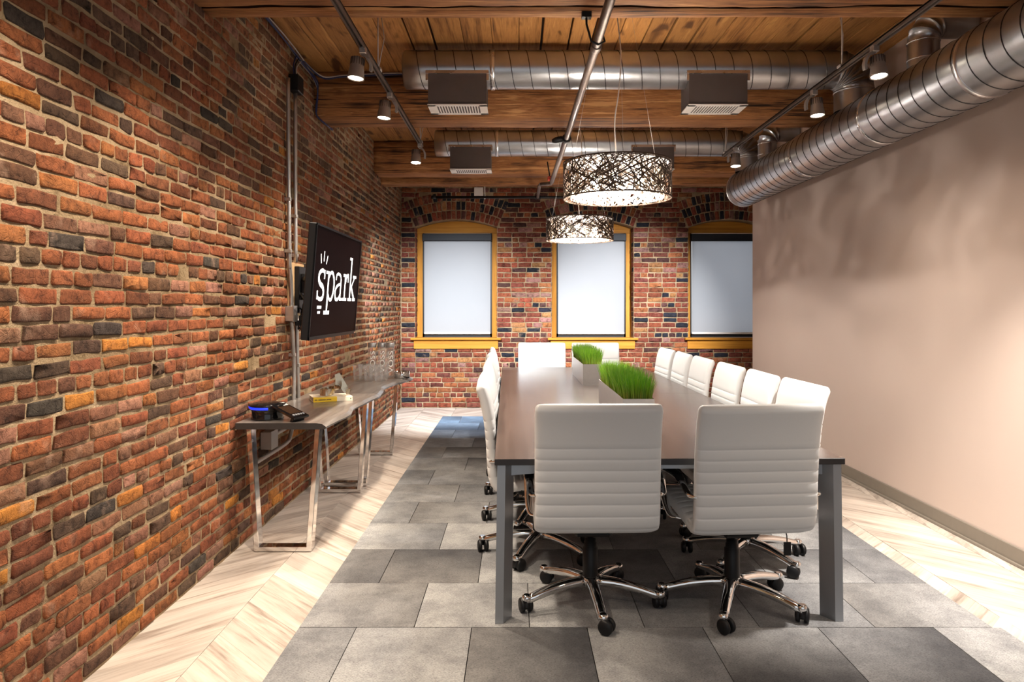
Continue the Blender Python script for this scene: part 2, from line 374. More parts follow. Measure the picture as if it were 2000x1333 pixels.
mb = MB(); BX0, BX1 = XL, 4.4; TH = .34
def strip(x0, x1, z0f, z1f, n=18, y=YB):
    for k in range(n):
        a = x0+(x1-x0)*k/n; b = x0+(x1-x0)*(k+1)/n
        mb.add([(a, y, z0f(a)), (b, y, z0f(b)), (b, y, z1f(b)), (a, y, z1f(a))], [(0, 1, 2, 3)])
edges = [BX0]
for c, h in WIN: edges += [c-h, c+h]
edges.append(BX1)
for k in range(0, len(edges)-1, 2): strip(edges[k], edges[k+1], lambda x: -.02, lambda x: ZC+.08, 1)
for c, h in WIN:
    strip(c-h, c+h, lambda x: -.02, lambda x: WSILL, 1)
    strip(c-h, c+h, lambda x: arch_z(x-c), lambda x: ZC+.08, 18)
    for sx in (c-h, c+h): mb.add([(sx, YB, WSILL), (sx, YB+TH, WSILL), (sx, YB+TH, WSPR), (sx, YB, WSPR)], [(0, 1, 2, 3)])
    for k in range(18):
        a = c-h+2*h*k/18; b = c-h+2*h*(k+1)/18
        mb.add([(a, YB, arch_z(a-c)), (b, YB, arch_z(b-c)), (b, YB+TH, arch_z(b-c)), (a, YB+TH, arch_z(a-c))], [(0, 1, 2, 3)])
    mb.add([(c-h, YB, WSILL), (c+h, YB, WSILL), (c+h, YB+TH, WSILL), (c-h, YB+TH, WSILL)], [(0, 1, 2, 3)])
wb = mb.obj('wall_back', MORTAR, fix=False); tag(wb, 'brick wall with three arched windows', None, None, 'structure')

mb = MB(); mb.box(XR, XR+.14, -1, 8.25, 0, ZC)
wr = mb.obj('wall_right', WALLP); tag(wr, 'smooth warm beige painted wall under the big round duct', None, None, 'structure')
mb = MB(); mb.box(4.4, 4.5, -1, 10.3, 0, ZC); wo = mb.obj('wall_far_right', WALLP); tag(wo, 'painted wall of the passage behind the beige wall', None, None, 'structure')
mb = MB(); mb.box(XR-.012, XR, -1, 8.25, 0, .10, b=.003); mb.box(XR-.026, XR-.011, -1, 8.25, 0, .018, b=.003)
bb = mb.obj('baseboard_right', BASEB); tag(bb, 'taupe rubber baseboard along the beige wall', None, None, 'structure')

mb = MB(); mb.box(XL-.3, 4.5, -1, 10.4, -.12, -.012)
fl = mb.obj('floor', plain('subfloor', (.10, .085, .07), .9)); tag(fl, 'pale chevron plank floor around the grey carpet', None, None, 'structure')
mb = MB(); mb.box(XL-.3, 4.5, -1, 10.4, ZC+.045, ZC+.2)
ce = mb.obj('ceiling', DARKVOID); tag(ce, 'rough pine board ceiling above the beams', None, None, 'structure')

# ceiling boards, each its own piece
x = XL-.02; k = 0
while x < 4.4:
    wdt = R.choice([.150, .17, .18, .185, .20]); gap = R.choice([.003, .004, .006, .012, .016])
    mb = MB(); mb.box(-wdt/2, wdt/2, -5.6, 5.6, 0, .045, b=.003)
    o = mb.obj('ceiling_board', BOARD, ce, (x+wdt/2, 4.6, ZC+R.uniform(-.003, .004))); x += wdt+gap

# timber beams with wavy arrises and a seasoning crack
def beam(y0, y1, zb, label, seed, crack=None, x0=XL-.02, x1=4.4, zt=None):
    zt = zt or ZC+.01; n = 90; rings = []
    rr = random.Random(seed)
    for i in range(n+1):
        x = x0+(x1-x0)*i/n
        def q(s, a=.012): return noise.noise(Vector((x*1.3+seed*3, s*7.1, seed)))*a + noise.noise(Vector((x*6, s*3.3, seed)))*a*.35
        m = (y0+y1)/2; b = .016+abs(q(9, .02))
        pts = [(y0+q(1)*.6, zt), (y0+q(2)*.7, zb+.17), (y0+q(3)*.8, zb+b*1.6+q(4)*.5), (y0+b+q(5), zb+.003+q(6)*.5)]
        if crack is not None:
            cy = y0+(y1-y0)*crack+q(20, .05); cwid = .010+abs(q(21, .03)); dep = .11
            pts += [(cy-cwid, zb+q(7)*.6), (cy, zb+dep), (cy+cwid, zb+q(7)*.6+.004)]
        else: pts += [(m-.03, zb+q(7)*.5), (m, zb+q(8)*.5), (m+.03, zb+q(8)*.5)]
        pts += [(y1-b+q(10), zb+.003+q(11)*.5), (y1+q(12)*.8, zb+b*1.6+q(13)*.5), (y1+q(14)*.6, zt)]
        rings.append([(x, p[0], p[1]) for p in pts])
    mb = MB(); mb.loft(rings, sm=True)
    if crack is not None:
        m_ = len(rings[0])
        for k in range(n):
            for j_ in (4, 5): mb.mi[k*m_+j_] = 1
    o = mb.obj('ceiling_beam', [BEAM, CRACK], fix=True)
    return tag(o, label, None, None, 'structure')
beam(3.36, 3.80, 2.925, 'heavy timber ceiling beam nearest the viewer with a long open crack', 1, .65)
beam(5.72, 6.12, 2.925, 'heavy timber ceiling beam behind the first branch duct', 2)
beam(8.10, 8.45, 2.92, 'heavy timber ceiling beam behind the second branch duct', 3)
beam(8.50, 8.74, 2.86, 'thin timber just in front of the window wall', 4, .5)
beam(1.0, 1.42, 2.925, 'timber ceiling beam above the viewer', 5)

# ------------------------------------------------------------------ bricks
PAL = [((.36, .118, .046), 26), ((.30, .092, .040), 22), ((.42, .150, .052), 12), ((.24, .080, .038), 14), ((.17, .078, .044), 10),
       ((.075, .056, .046), 4), ((.125, .070, .045), 10), ((.58, .22, .045), 2.5), ((.40, .19, .125), 6), ((.33, .155, .088), 5)]
PALB = [((.33, .090, .048), 26), ((.27, .072, .045), 24), ((.20, .060, .045), 12), ((.42, .15, .060), 12), ((.12, .055, .048), 8),
        ((.026, .028, .040), 10), ((.38, .19, .16), 8), ((.46, .22, .09), 4)]
def pick(rr, pal):
    t = rr.uniform(0, sum(p[1] for p in pal))
    for c, wgt in pal:
        t -= wgt
        if t <= 0: break
    g = rr.uniform(.58, .95); return tuple(clamp(q*g*rr.uniform(.94, 1.06), 0, 1) for q in c)
def brick_geo(a, b, rr, proud, rough=1.0, lowpoly=False):
    """verts in (u, v, n) about the centre; a, b half sizes"""
    c = min(a, b)*rr.uniform(.10, .34); j = lambda s=.0042: rr.uniform(-s, s)*rough
    pl = [(-a+c, -b), (rr.uniform(-.2, .2)*a, -b), (a-c, -b), (a, -b+c), (a, b-c), (a-c, b), (rr.uniform(-.2, .2)*a, b), (-a+c, b), (-a, b-c), (-a, -b+c)]
    if lowpoly: pl = [pl[0], pl[2], pl[3], pl[4], pl[5], pl[7], pl[8], pl[9]]
    n = len(pl); pl = [(u+j(), v+j()) for u, v in pl]
    rel = rr.uniform(.25, .8); v = []; f = []
    tu, tv = rr.uniform(-.10, .10), rr.uniform(-.12, .12)
    v += [(u*1.01, q*1.02, -.012) for u, q in pl]
    if not lowpoly: v += [(u, q, proud*rel+j(.001)) for u, q in pl]
    ins = .0055
    v += [(u*(1-ins/a), q*(1-ins*1.0/b), proud+tu*u*.12+tv*q*.2+j(.0016)) for u, q in pl]
    L = len(v)//n
    for k in range(L-1):
        for i in range(n): f.append((k*n+i, k*n+(i+1) % n, k*n+n+(i+1) % n, k*n+n+i))
    cc = len(v); v.append((j(.01), j(.004), proud+j(.003)))
    for i in range(n): f.append(((L-1)*n+i, (L-1)*n+(i+1) % n, cc))
    return v, f
def place_bricks(parent, items, to3, keep, name='brick', stuff='brickwork', lowpoly_rest=True, flip=False):
    """items: (u, v, a, b, color, proud, rot, score). The KEEP highest scores become parts, the rest one stuff part."""
    items = sorted(items, key=lambda t: -t[7]); rest = MB()
    for k, (u, v, a, b, col, proud, rot, sc) in enumerate(items):
        rr = random.Random(int(u*9173+v*77777)+k); big = k < keep
        vs, fs = brick_geo(a, b, rr, proud, 1.0 if b > .02 else .7, (not big) and lowpoly_rest and k > keep+700)
        if flip: fs = [tuple(reversed(f)) for f in fs]
        cs, sn = math.cos(rot), math.sin(rot)
        if big:
            ctr = Vector(to3(u, v, 0)); mb = MB()
            mb.add([Vector(to3(u+p[0]*cs-p[1]*sn, v+p[0]*sn+p[1]*cs, p[2]))-ctr for p in vs], fs, 0, True, col)
            o = mb.obj(name, BRICK, parent, ctr, 'bcol', fix=False)
        else:
            rest.add([to3(u+p[0]*cs-p[1]*sn, v+p[0]*sn+p[1]*cs, p[2]) for p in vs], fs, 0, True, col)
    if rest.v:
        o = rest.obj(stuff, BRICK, parent, None, 'bcol', fix=False); o['kind'] = 'stuff'

def left_to3(u, v, n): return (XL+n+.0, u, v)
items = []; rr = random.Random(11); z = .006; row = 0
while z < ZC-.02:
    pitch = rr.uniform(.0605, .0665); y = -.6+rr.uniform(-.1, 0); header = (row % 7 == 3)
    while y < 9.93:
        hd = header or rr.random() < .07
        ln = rr.uniform(.085, .105) if hd else rr.uniform(.172, .206)
        if rr.random() < .03: ln *= .6
        gap = rr.uniform(.010, .019)
        if y+ln > 9.935: ln = 9.935-y
        if ln > .035:
            cy = y+ln/2; cz = z+pitch/2+noise.noise(Vector((cy*.5, row*.7, 0)))*.006
            h = pitch-rr.uniform(.011, .018)
            d = max(cy, 1.2); px = 1010+XL*F/d; py = 600-(cz-1.4)*F/d
            inv = (-40 < px < 800) and (-30 < py < 1360)
            sc = ((ln*h)/d**3) if inv else -1
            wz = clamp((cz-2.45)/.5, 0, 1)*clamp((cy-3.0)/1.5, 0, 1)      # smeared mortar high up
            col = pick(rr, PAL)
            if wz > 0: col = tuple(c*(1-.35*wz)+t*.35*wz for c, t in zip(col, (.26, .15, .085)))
            proud = rr.uniform(.003, .010)*(1-.6*wz)
            if rr.random() < .003: proud = -.004
            if cy > -.55 : items.append((cy, cz, ln/2, h/2, col, proud, rr.uniform(-.018, .018), sc))
        y += ln+gap
    z += pitch; row += 1
items = [t for t in items if t[0] > 1.6]
place_bricks(wl, items, left_to3, 300)

def back_to3(u, v, n): return (u, YB-n, v)
items = []; rr = random.Random(23); z = .004; row = 0
RING = .128; ROUT = ARCH_R+3*RING
def in_hole(x, zz, mx, mz):
    for c, h in WIN:
        if abs(x-c) < h+mx and WSILL-mz < zz < WSPR: return True
        rad = math.hypot(x-c, zz-ARCH_C)
        if zz >= WSPR-.02 and rad < ROUT+.02 and abs(x-c) < (zz-ARCH_C)*math.tan(math.asin(h/ARCH_R))*1.02: return True
    return False
while z < ZC-.02:
    pitch = rr.uniform(.068, .071); cz = z+pitch/2
    spans = []
    segs = [(BX0+.01, BX1)]
    # cut the row by windows and arches
    cuts = []
    for c, h in WIN:
        if WSILL-.02 < cz < WSPR: cuts.append((c-h, c+h))
        elif cz >= WSPR-.02 :
            hwid = 0
            for s in range(80):
                xx = s*.01
                if in_hole(c+xx, cz, 0, 0): hwid = xx
            if hwid: cuts.append((c-hwid-.01, c+hwid+.01))
    xs = BX0+.01; runs = []
    for a, b in sorted(cuts):
        runs.append((xs, a)); xs = b
    runs.append((xs, BX1))
    hdr = row % 6 == 2
    for a, b in runs:
        xx = a
        while xx < b-.02:
            ln = rr.uniform(.09, .105) if (hdr or rr.random() < .1) else rr.uniform(.185, .21)
            if b-xx-ln < .06: ln = b-xx
            if ln > .26: ln /= 2
            g = rr.uniform(.010, .014); L = ln-g
            if L > .02:
                x = xx+ln/2; h = pitch-rr.uniform(.010, .016)
                px = 1010+x*F/YB; py = 600-(cz-1.4)*F/YB
                vis = px < 1470 and py > 365 and py < 800 and not (960 < px < 1480 and py > 690) and not (1430 < px and py < 410)
                rough = cz < .95
                items.append((x, cz, L/2, h/2, pick(rr, PALB), rr.uniform(.004, .012)*(1.3 if rough else 1), rr.uniform(-.012, .012)*(1.6 if rough else 1), (L*h if vis else 0)))
            xx += ln
    z += pitch; row += 1
place_bricks(wb, items, back_to3, 300)
# arch rings of brick on end
rr = random.Random(5); items = []
for wi, (c, h) in enumerate(WIN):
    th0 = math.asin(h/ARCH_R)
    for ring in range(3):
        rad = ARCH_R+RING*(ring+.5); ext = th0*(1+.02*ring)
        nb = int(2*ext*rad/.066)
        for k in range(nb):
            th = -ext+2*ext*(k+.5)/nb
            wdt = 2*ext*rad/nb-.012
            x = c+rad*math.sin(th); zz = ARCH_C+rad*math.cos(th)
            if x < XL+.05: continue
            pal = PALB if rr.random() > .16 else [((.026, .028, .040), 1)]
            items.append((x, zz, wdt/2, RING/2-.007, pick(rr, pal), rr.uniform(.004, .011), -th, 2-wi if ring < 3 else 0))
place_bricks(wb, items, back_to3, 300, 'arch_brick', 'arch_brickwork')
# brick ends on the window reveals
rr = random.Random(6)
for (c, h) in WIN:
    for sgn in (-1, 1):
        items = []; z = WSILL+.03
        while z < WSPR-.04:
            if rr.random() < .5: us = [(.0, .20)]
            else: us = [(.0, .095), (.108, .20)]
            for a, b in us: items.append((YB+(a+b)/2, z+.0345, (b-a)/2-.004, .028, pick(rr, PALB), rr.uniform(.003, .008), 0, 0))
            z += .0695
        place_bricks(wb, items, (lambda u, v, n, s=sgn, cx=c, hh=h: (cx+s*(hh-n), u, v)), 0, stuff='reveal_brickwork', lowpoly_rest=False, flip=(sgn > 0))

# ------------------------------------------------------------------ windows with blinds
WLAB = ['arched oak window nearest the brick side wall', 'arched oak window in the middle behind the hanging lamps', 'arched oak window half hidden by the beige wall']
for wi, (c, h) in enumerate(WIN):
    o = bpy.data.objects.new('window_%d' % (wi+1), None); C.objects.link(o); tag(o, WLAB[wi], None, None, 'structure')
    y0, y1 = YB+.20, YB+.27; jw = .078; top = 2.445
    mb = MB(); mb.box(c-h, c-h+jw, y0, y1, WSILL, top, b=.004); mb.obj('jamb', OAKV, o)
    mb = MB(); mb.box(c+h-jw, c+h, y0, y1, WSILL, top, b=.004); mb.obj('jamb', OAKV, o)
    poly = [(c-h, top)] + [(c+h, top)] + [(c+h-2*h*k/20, arch_z(h-2*h*k/20)-.004) for k in range(21)]
    mb = MB(); mb.prism(poly, y0-.012, y1, 'Y'); mb.obj('arched_header', OAK, o)
    mb = MB(); mb.box(c-h-.055, c+h+.055, YB-.075, YB+.21, WSILL-.012, WSILL+.018, b=.006); mb.obj('sill_board', OAK, o)
    mb = MB(); mb.box(c-h-.015, c+h+.015, YB-.032, YB-.008, WSILL-.135, WSILL-.012, b=.004); mb.obj('apron', OAK, o)
    # dark sash behind the blind
    iw = h-jw
    mb = MB()
    mb.box(c-iw, c-iw+.022, y0+.02, y0+.06, WSILL+.018, top); mb.box(c+iw-.022, c+iw, y0+.02, y0+.06, WSILL+.018, top)
    mb.box(c-iw, c+iw, y0+.02, y0+.06, WSILL+.018, WSILL+.065); mb.obj('dark_sash', BLACK, o)
    b = thing('roller_blind', ['pale grey roller blind in the window nearest the brick side wall', 'pale grey roller blind in the middle window', 'shaded grey roller blind in the window beside the beige wall'][wi], 'blind', (c, y0, WSILL+.06), 0, 'roller blinds in the arched windows')
    mb = MB(); mb.box(-iw+.001, iw-.001, -.06, .03, 1.315, 1.42, b=.008); mb.obj('cassette', plain('charcoal_cassette', (.010, .012, .018), .6), b)
    mb = MB(); n = 12; wv = [(-iw+.024+(2*iw-.048)*k/n) for k in range(n+1)]
    mb.add([(xx, -.008+.003*math.sin(k*1.3), zz) for zz in (.01, 1.33) for k, xx in enumerate(wv)], [(k, k+1, n+2+k, n+1+k) for k in range(n)], 0, True)
    mb.obj('blind_fabric', BLIND, b)
    mb = MB(); mb.box(-iw+.024, iw-.024, -.020, .004, 0, .028, b=.004); mb.obj('bottom_rail', WHITEP, b)

# ------------------------------------------------------------------ chevron planks
STEP = .432; SW = .172
cols = []; k = 0
bnds = [XL-.01] + [-1.276+STEP*i for i in range(0, 14)]
allp = []
for i in range(len(bnds)-1):
    a, b = bnds[i], bnds[i+1]
    if a > 4.3: break
    slope = 1 if i % 2 == 0 else -1       # +1: rises away from the viewer towards the next column
    if i == 0: ya0 = -(b-a)
    full_a = b-STEP if i == 0 else a
    yy = 1.6
    while yy < 10.4:
        pts = []
        for (xq, s) in ((a, 0), (b, 0), (b, 1), (a, 1)):
            off = (xq-full_a) if slope > 0 else -(xq-full_a)
            base = 0 if slope > 0 else STEP
            pts.append((xq, yy+base+off+s*SW))
        yy += SW
        ymin = min(p[1] for p in pts); ymax = max(p[1] for p in pts)
        if ymin > YB or ymax < 2.2: continue
        if b > XR and a >= XR and ymax < 8.2: continue
        if a > -.95+.0 and b < 2.07 and ymax < 9.10: continue
        if a > 3.4: continue
        if ymax > YB: pts = [(p[0], min(p[1], YB-.001)) for p in pts]
        if b > XR and ymax < 8.3: pts = [(min(p[0], XR), p[1]) for p in pts]
        allp.append((pts, slope))
def plank_score(t):
    ps = t[0]; cy = sum(p[1] for p in ps)/4; cx = sum(p[0] for p in ps)/4; px = 1010+cx*F/cy
    ok = -50 < px < 2050 and cy > 2.5
    return (1/cy**3) if ok else 0
allp.sort(key=lambda t: -plank_score(t)); rest = {1: MB(), -1: MB()}
for k, (pts, sl) in enumerate(allp):
    cx = sum(p[0] for p in pts)/4; cy = sum(p[1] for p in pts)/4
    g = .0012; n = []
    ctr = Vector((cx, cy, 0)); P = [(Vector((p[0], p[1], 0))-ctr) for p in pts]
    P = [Vector((p.x-math.copysign(min(g, abs(p.x)), p.x), p.y-math.copysign(min(g, abs(p.y)), p.y), 0)) for p in P]
    lift = R.uniform(-.0006, .0006); v = [(p.x, p.y, -.012) for p in P]+[(p.x, p.y, -.001+lift) for p in P]+[(p.x*.992, p.y*.992, lift) for p in P]
    f = [(0, 1, 5, 4), (1, 2, 6, 5), (2, 3, 7, 6), (3, 0, 4, 7), (4, 5, 9, 8), (5, 6, 10, 9), (6, 7, 11, 10), (7, 4, 8, 11), (8, 9, 10, 11)]
    if k < 290:
        mb = MB(); mb.add(v, f); mb.obj('plank', PLANKL if sl > 0 else PLANKR, fl, ctr, fix=False)
    else: rest[sl].add([(p[0]+cx, p[1]+cy, p[2]) for p in v], f)
for sl in rest:
    if rest[sl].v:
        o = rest[sl].obj('far_planks', PLANKL if sl > 0 else PLANKR, fl, fix=False); o['kind'] = 'stuff'

# ------------------------------------------------------------------ carpet of square tiles laid in staggered rows
cp = thing('carpet', 'grey ombre carpet of square tiles laid in staggered rows under the table', 'carpet')
CX0, CX1, T = -.95, 2.07, .5017
rr = random.Random(31); tones = [(.17, .173, .18), (.225, .226, .23), (.29, .29, .29), (.12, .12, .126), (.36, .36, .355), (.075, .075, .08), (.20, .195, .19)]
for row in range(15):
    y1 = 9.14-T*row; y0 = y1-T
    if y1 < 1.9: break
    off = T/2 if row % 2 == 0 else 0
    xs = [CX0]; xx = CX0+T-off if off else CX0+T
    while xx < CX1-.05: xs.append(xx); xx += T
    xe = CX1 + (.035 if row >= 12 else 0); xs.append(xe)
    for a, b in zip(xs[:-1], xs[1:]):
        g = .0018; n = 6; base, other = rr.choice([(tones[k1], tones[k2]) for k1, k2 in ((0, 4), (3, 2), (5, 1), (6, 2), (1, 0), (5, 6), (2, 4), (3, 6), (1, 2), (5, 2))])
        ang = rr.choice([0, PI/2, PI, -PI/2])+rr.uniform(-.3, .3); cx, cy = (a+b)/2, (y0+y1)/2
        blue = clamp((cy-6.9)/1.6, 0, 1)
        v = []; col = []; f = []; fullT = T
        for i in range(n+1):
            for j in range(n+1):
                lx = -(b-a)/2+g+(b-a-2*g)*i/n; ly = -T/2+g+(T-2*g)*j/n
                t = clamp(.5+(lx*math.cos(ang)+ly*math.sin(ang))/T*1.25, 0, 1)
                cc = [p*(1-t)+q*t for p, q in zip(base, other)]
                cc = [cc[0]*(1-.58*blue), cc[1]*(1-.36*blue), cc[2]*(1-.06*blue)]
                v.append((lx, ly, .006 if 0 < i < n and 0 < j < n else .0045)); col.append(tuple(cc))
        for i in range(n):
            for j in range(n):
                q = i*(n+1)+j; f.append((q, q+n+1, q+n+2, q+1))
        mb = MB(); mb.add(v, f, 0, False, col)
        e = [(-(b-a)/2+g, -T/2+g), ((b-a)/2-g, -T/2+g), ((b-a)/2-g, T/2-g), (-(b-a)/2+g, T/2-g)]
        mb.add([(p[0], p[1], 0.0008) for p in e]+[(p[0], p[1], .0045) for p in e], [(k, (k+1) % 4, (k+1) % 4+4, k+4) for k in range(4)]+[(3, 2, 1, 0)], 0, False, [col[0]]*8)
        mb.obj('carpet_tile', CARPET, cp, (cx, cy, rr.uniform(0, .0008)), 'tcol', fix=False)

# ------------------------------------------------------------------ conference table
TX, TY, TROT = .674, 3.15, math.radians(.8)
tb = thing('conference_table', 'long dark walnut conference table on silver legs with two grass planters on it', 'table', (TX, TY, 0), TROT)
HW, TL = .773, 4.77; ZT = .733
for k in range(2):
    a = k*TL/2+(.001 if k else 0); b = (k+1)*TL/2-(.001 if not k else 0)
    mb = MB(); mb.box(-HW, HW, a, b, ZT-.028, ZT-.0005, b=.0015); o1 = mb.obj('table_top', DKEDGE, tb)
    mb = MB(); mb.box(-HW+.0015, HW-.0015, a+.0015, b-.0015, ZT-.0008, ZT); mb.obj('walnut_surface', WALNUT, o1)
def leg_poly(sx, sy):
    p = [(0, 0), (.036, 0), (.074, .072), (.072, .074), (0, .036)]
    return [(sx*(HW-.012-q[0]), q[1]*sy) for q in p]
for yy, sy in ((.012, 1), (TL-.012, -1), (TL/2-.06, -1), (TL/2+.06, 1)):
    for sx in (-1, 1):
        mb = MB(); poly = [(q[0], yy+q[1]) for q in leg_poly(sx, sy)]
        rings = [[(p[0]+sx*e, p[1], zz) for p in poly] for zz, e in ((.0068, .010), (ZT-.03, 0))]
        mb.loft(rings, sm=False); mb.obj('leg', SATIN, tb)
def apron(yc):
    xs = [HW-.05-(2*HW-.1)*k/16 for k in range(17)]
    lo = [ZT-.03-.028-.030*(abs(xx)/(HW-.05))**2.2 for xx in xs]
    poly = [(-(HW-.05), ZT-.032), (HW-.05, ZT-.032)] + list(zip(xs, lo))
    mb = MB(); mb.prism(poly, yc-.012, yc+.012, 'Y'); mb.obj('apron_rail', SATIN, tb)
apron(.075); apron(TL-.075); apron(TL/2-.13); apron(TL/2+.13)
for sx in (-1, 1):
    for a, b in ((.09, TL/2-.14), (TL/2+.14, TL-.09)):
        mb = MB(); mb.box(sx*(HW-.09)-.012, sx*(HW-.09)+.012, a, b, ZT-.075, ZT-.03, b=.002); mb.obj('side_rail', SATIN, tb)

# ------------------------------------------------------------------ chairs
def make_shell(pts, W, grooves, tmax=.034, side_flare=None, capin=.03):
    path = smooth_path([(0, p[0], p[1]) for p in pts], 16); L = [0]
    for a, b in zip(path[:-1], path[1:]): L.append(L[-1]+(b-a).length)
    tot = L[-1]; ss = set(); s = 0
    while s < tot: ss.add(round(s, 4)); s += .03
    for g in grooves:
        for d in (-.007, -.003, 0, .003, .007): ss.add(round(clamp(g+d, 0, tot), 4))
    for d in (0, .003, .008, .016, .028): ss.add(round(d, 4)); ss.add(round(tot-d, 4))
    ss = sorted(ss); rings = []
    def at(s):
        i = 0
        while i < len(L)-2 and L[i+1] < s: i += 1
        t = (s-L[i])/max(L[i+1]-L[i], 1e-6); return path[i].lerp(path[i+1], t), (path[i+1]-path[i]).normalized()
    K = 26
    for s in ss:
        p, t = at(s); _, t0 = at(max(0, s-.03)); _, t2 = at(min(tot, s+.03)); t = (t0+t+t2).normalized()
        nrm = Vector((0, -t.z, t.y)); e = min(s, tot-s); f = math.sqrt(clamp(1-(1-e/capin)**2, 0, 1)) if e < capin else 1.0
        dip = 0
        for g in grooves:
            dd = abs(s-g)
            if dd < .0075: dip = max(dip, .0036*(1-dd/.0075))
        w = W/2*(1-.0*s) - (1-f)*.018; tt = tmax*max(f, .12)-dip
        ring = []
        for k in range(K):
            a = 2*PI*k/K; cx, sy = math.cos(a), math.sin(a)
            ux = math.copysign(abs(cx)**.22, cx); uy = math.copysign(abs(sy)**.55, sy)
            bow = -.010*(1-ux*ux)
            ring.append(p+Vector((ux*w, 0, 0))+nrm*(uy*tt-bow*0))
        rings.append(ring)
    mb = MB(); mb.loft(rings); return mb
def make_chair():
    root = bpy.data.objects.new('conference_chair', None); C.objects.link(root); root.empty_display_size = .1
    W = .548
    back = [(-.205, .425), (-.238, .435), (-.258, .475), (-.266, .55), (-.272, .66), (-.284, .78), (-.304, .89), (-.326, .955), (-.336, .978)]
    mb = make_shell(back, W, [.045+.05*k for k in range(8)], .030)
    mb.obj('backrest', LEATHER, root)
    seat = [(.285, .425), (.270, .452), (.22, .468), (.10, .464), (-.03, .452), (-.13, .440), (-.20, .428), (-.245, .438)]
    mb = make_shell(seat, W, [.09+.055*k for k in range(8)], .036)
    mb.obj('seat', LEATHER, root)
    for sx in (-1, 1):
        pts = [(.262*sx, -.27, .575), (.278*sx, -.262, .577), (.290*sx, -.235, .585), (.293*sx, -.15, .618), (.293*sx, -.02, .622), (.293*sx, .10, .610), (.293*sx, .145, .575), (.291*sx, .13, .50), (.285*sx, .075, .43), (.26*sx, .03, .404), (.14*sx, .0, .398)]
        path = smooth_path(pts, 5); rings = []
        for i, p in enumerate(path):
            t = (path[min(i+1, len(path)-1)]-path[max(i-1, 0)]).normalized()
            x = Vector((1, 0, 0)) if abs(t.x) < .8 else Vector((0, 1, 0))
            n = t.cross(x).normalized(); x = n.cross(t).normalized()
            rings.append([p+x*math.cos(q)*.017+n*math.sin(q)*.0085 for q in [2*PI*k/10 for k in range(10)]])
        mb = MB(); mb.loft(rings); arm = mb.obj('armrest', CHROME, root)
        rings = []
        for i in range(13):
            y = -.19+.31*i/12; e = min(i, 12-i); f = min(1, .35+.3*e); zz = .636+(-.0)*i-.045*max(0, (-.10-y)/.1)**1.5-.02*max(0, (y-.06)/.06)
            rings.append([(.293*sx+math.cos(q)*.023*f, y, zz+math.sin(q)*.011*f) for q in [2*PI*k/12 for k in range(12)]])
        mb = MB(); mb.loft(rings); mb.obj('arm_pad', BLACK, arm)
    mb = MB(); mb.box(-.21, .21, -.20, .17, .392, .414, b=.01); mb.box(-.085, .085, -.13, .12, .345, .394, b=.012)
    mb.tube([(.09, .02, .37), (.2, .02, .372), (.27, .02, .362)], .006, 8); mb.box(.25, .285, .005, .035, .355, .369, b=.004)
    mb.obj('tilt_mechanism', BLACK, root)
    mb = MB(); mb.lathe([(.035, .115), (.036, .13), (.036, .262), (.030, .266), (.030, .285), (.026, .287), (.026, .305), (.015, .306), (.015, .35)], n=20); mb.obj('gas_column', BLACK, root)
    mb = MB(); mb.lathe([(.030, .075), (.048, .08), (.050, .118), (.042, .128), (.02, .129)], n=20); mb.obj('hub', CHROME, root)
    for k in range(5):
        an = 2*PI*k/5; ca, sa = math.cos(an), math.sin(an); rings = []
        for i in range(11):
            t = i/10; r = .03+.300*t; zt = .128-.052*t**1.5+.006*math.sin(PI*t); hw = .028-.007*t; hh = .021-.005*t
            e = 1 if i < 10 else .7
            sec = [(-hw*e, -hh*.9), (-hw*e, hh*.2), (-hw*.62*e, hh*.85), (0, hh), (hw*.62*e, hh*.85), (hw*e, hh*.2), (hw*e, -hh*.9), (0, -hh)]
            rings.append([(r*ca-q[0]*sa, r*sa+q[0]*ca, zt-hh+q[1]) for q in sec])
        mb = MB(); mb.loft(rings); mb.lathe([(.021, .058), (.022, .064), (.022, .078), (.014, .084)], (.325*ca, .325*sa, 0), n=14); sp = mb.obj('spoke', CHROME, root)
        ct = Vector((.325*ca, .325*sa, 0)); wa = an+1.0+k*.9; Mx = Matrix.Translation(ct) @ Matrix.Rotation(wa, 4, 'Z')
        mb = MB()
        for sx in (-1, 1):
            prof = [(.012, sx*.007), (.028, sx*.008), (.0325, sx*.011), (.0325, sx*.023), (.027, sx*.029), (.008, sx*.031)]
            mb.lathe([(p[0], p[1]) for p in prof], (0, 0, 0), 'Y', 18, M=Mx @ Matrix.Translation((.016, 0, .0325)))
        rings = []
        for i in range(9):
            q = -.3+2.2*i/8; cx, cz = .016-math.cos(q)*.034, .0325+math.sin(q)*.034
            rings.append([Mx @ Vector((cx, yv, cz)) for yv in (-.012, .012)]+[Mx @ Vector((.016-math.cos(q)*.026, yv, .0325+math.sin(q)*.026)) for yv in (.012, -.012)])
        mb.loft(rings); mb.tube([Mx @ Vector((0, 0, .045)), Mx @ Vector((0, 0, .062))], .008, 10)
        mb.obj('caster', BLACK, sp)
    return root
chair0 = make_chair(); first = [True]
GRP = 'white conference chairs around the table'
def place_chair(x, y, rz, label, base=0.0):
    """rz turns the whole chair: local +Y is the way it faces; BASE turns the star base on its column"""
    if first[0]: o = chair0; first[0] = False
    else: o = copy_tree(chair0)
    o.location = (x, y, .0062); o.rotation_euler = (0, 0, rz); tag(o, label, 'chair', GRP)
    for ch in o.children:
        if ch.name.startswith(('spoke', 'hub', 'gas')): ch.rotation_euler = (0, 0, base-rz)
    return o
D = math.radians
place_chair(.345, 3.385, D(1), 'large white ribbed chair with its back to the viewer, the one without a hang tag', D(-86))
c2 = place_chair(1.01, 3.37, D(5), 'large white ribbed chair with its back to the viewer and a dark hang tag underneath', D(-113))
mb = MB()
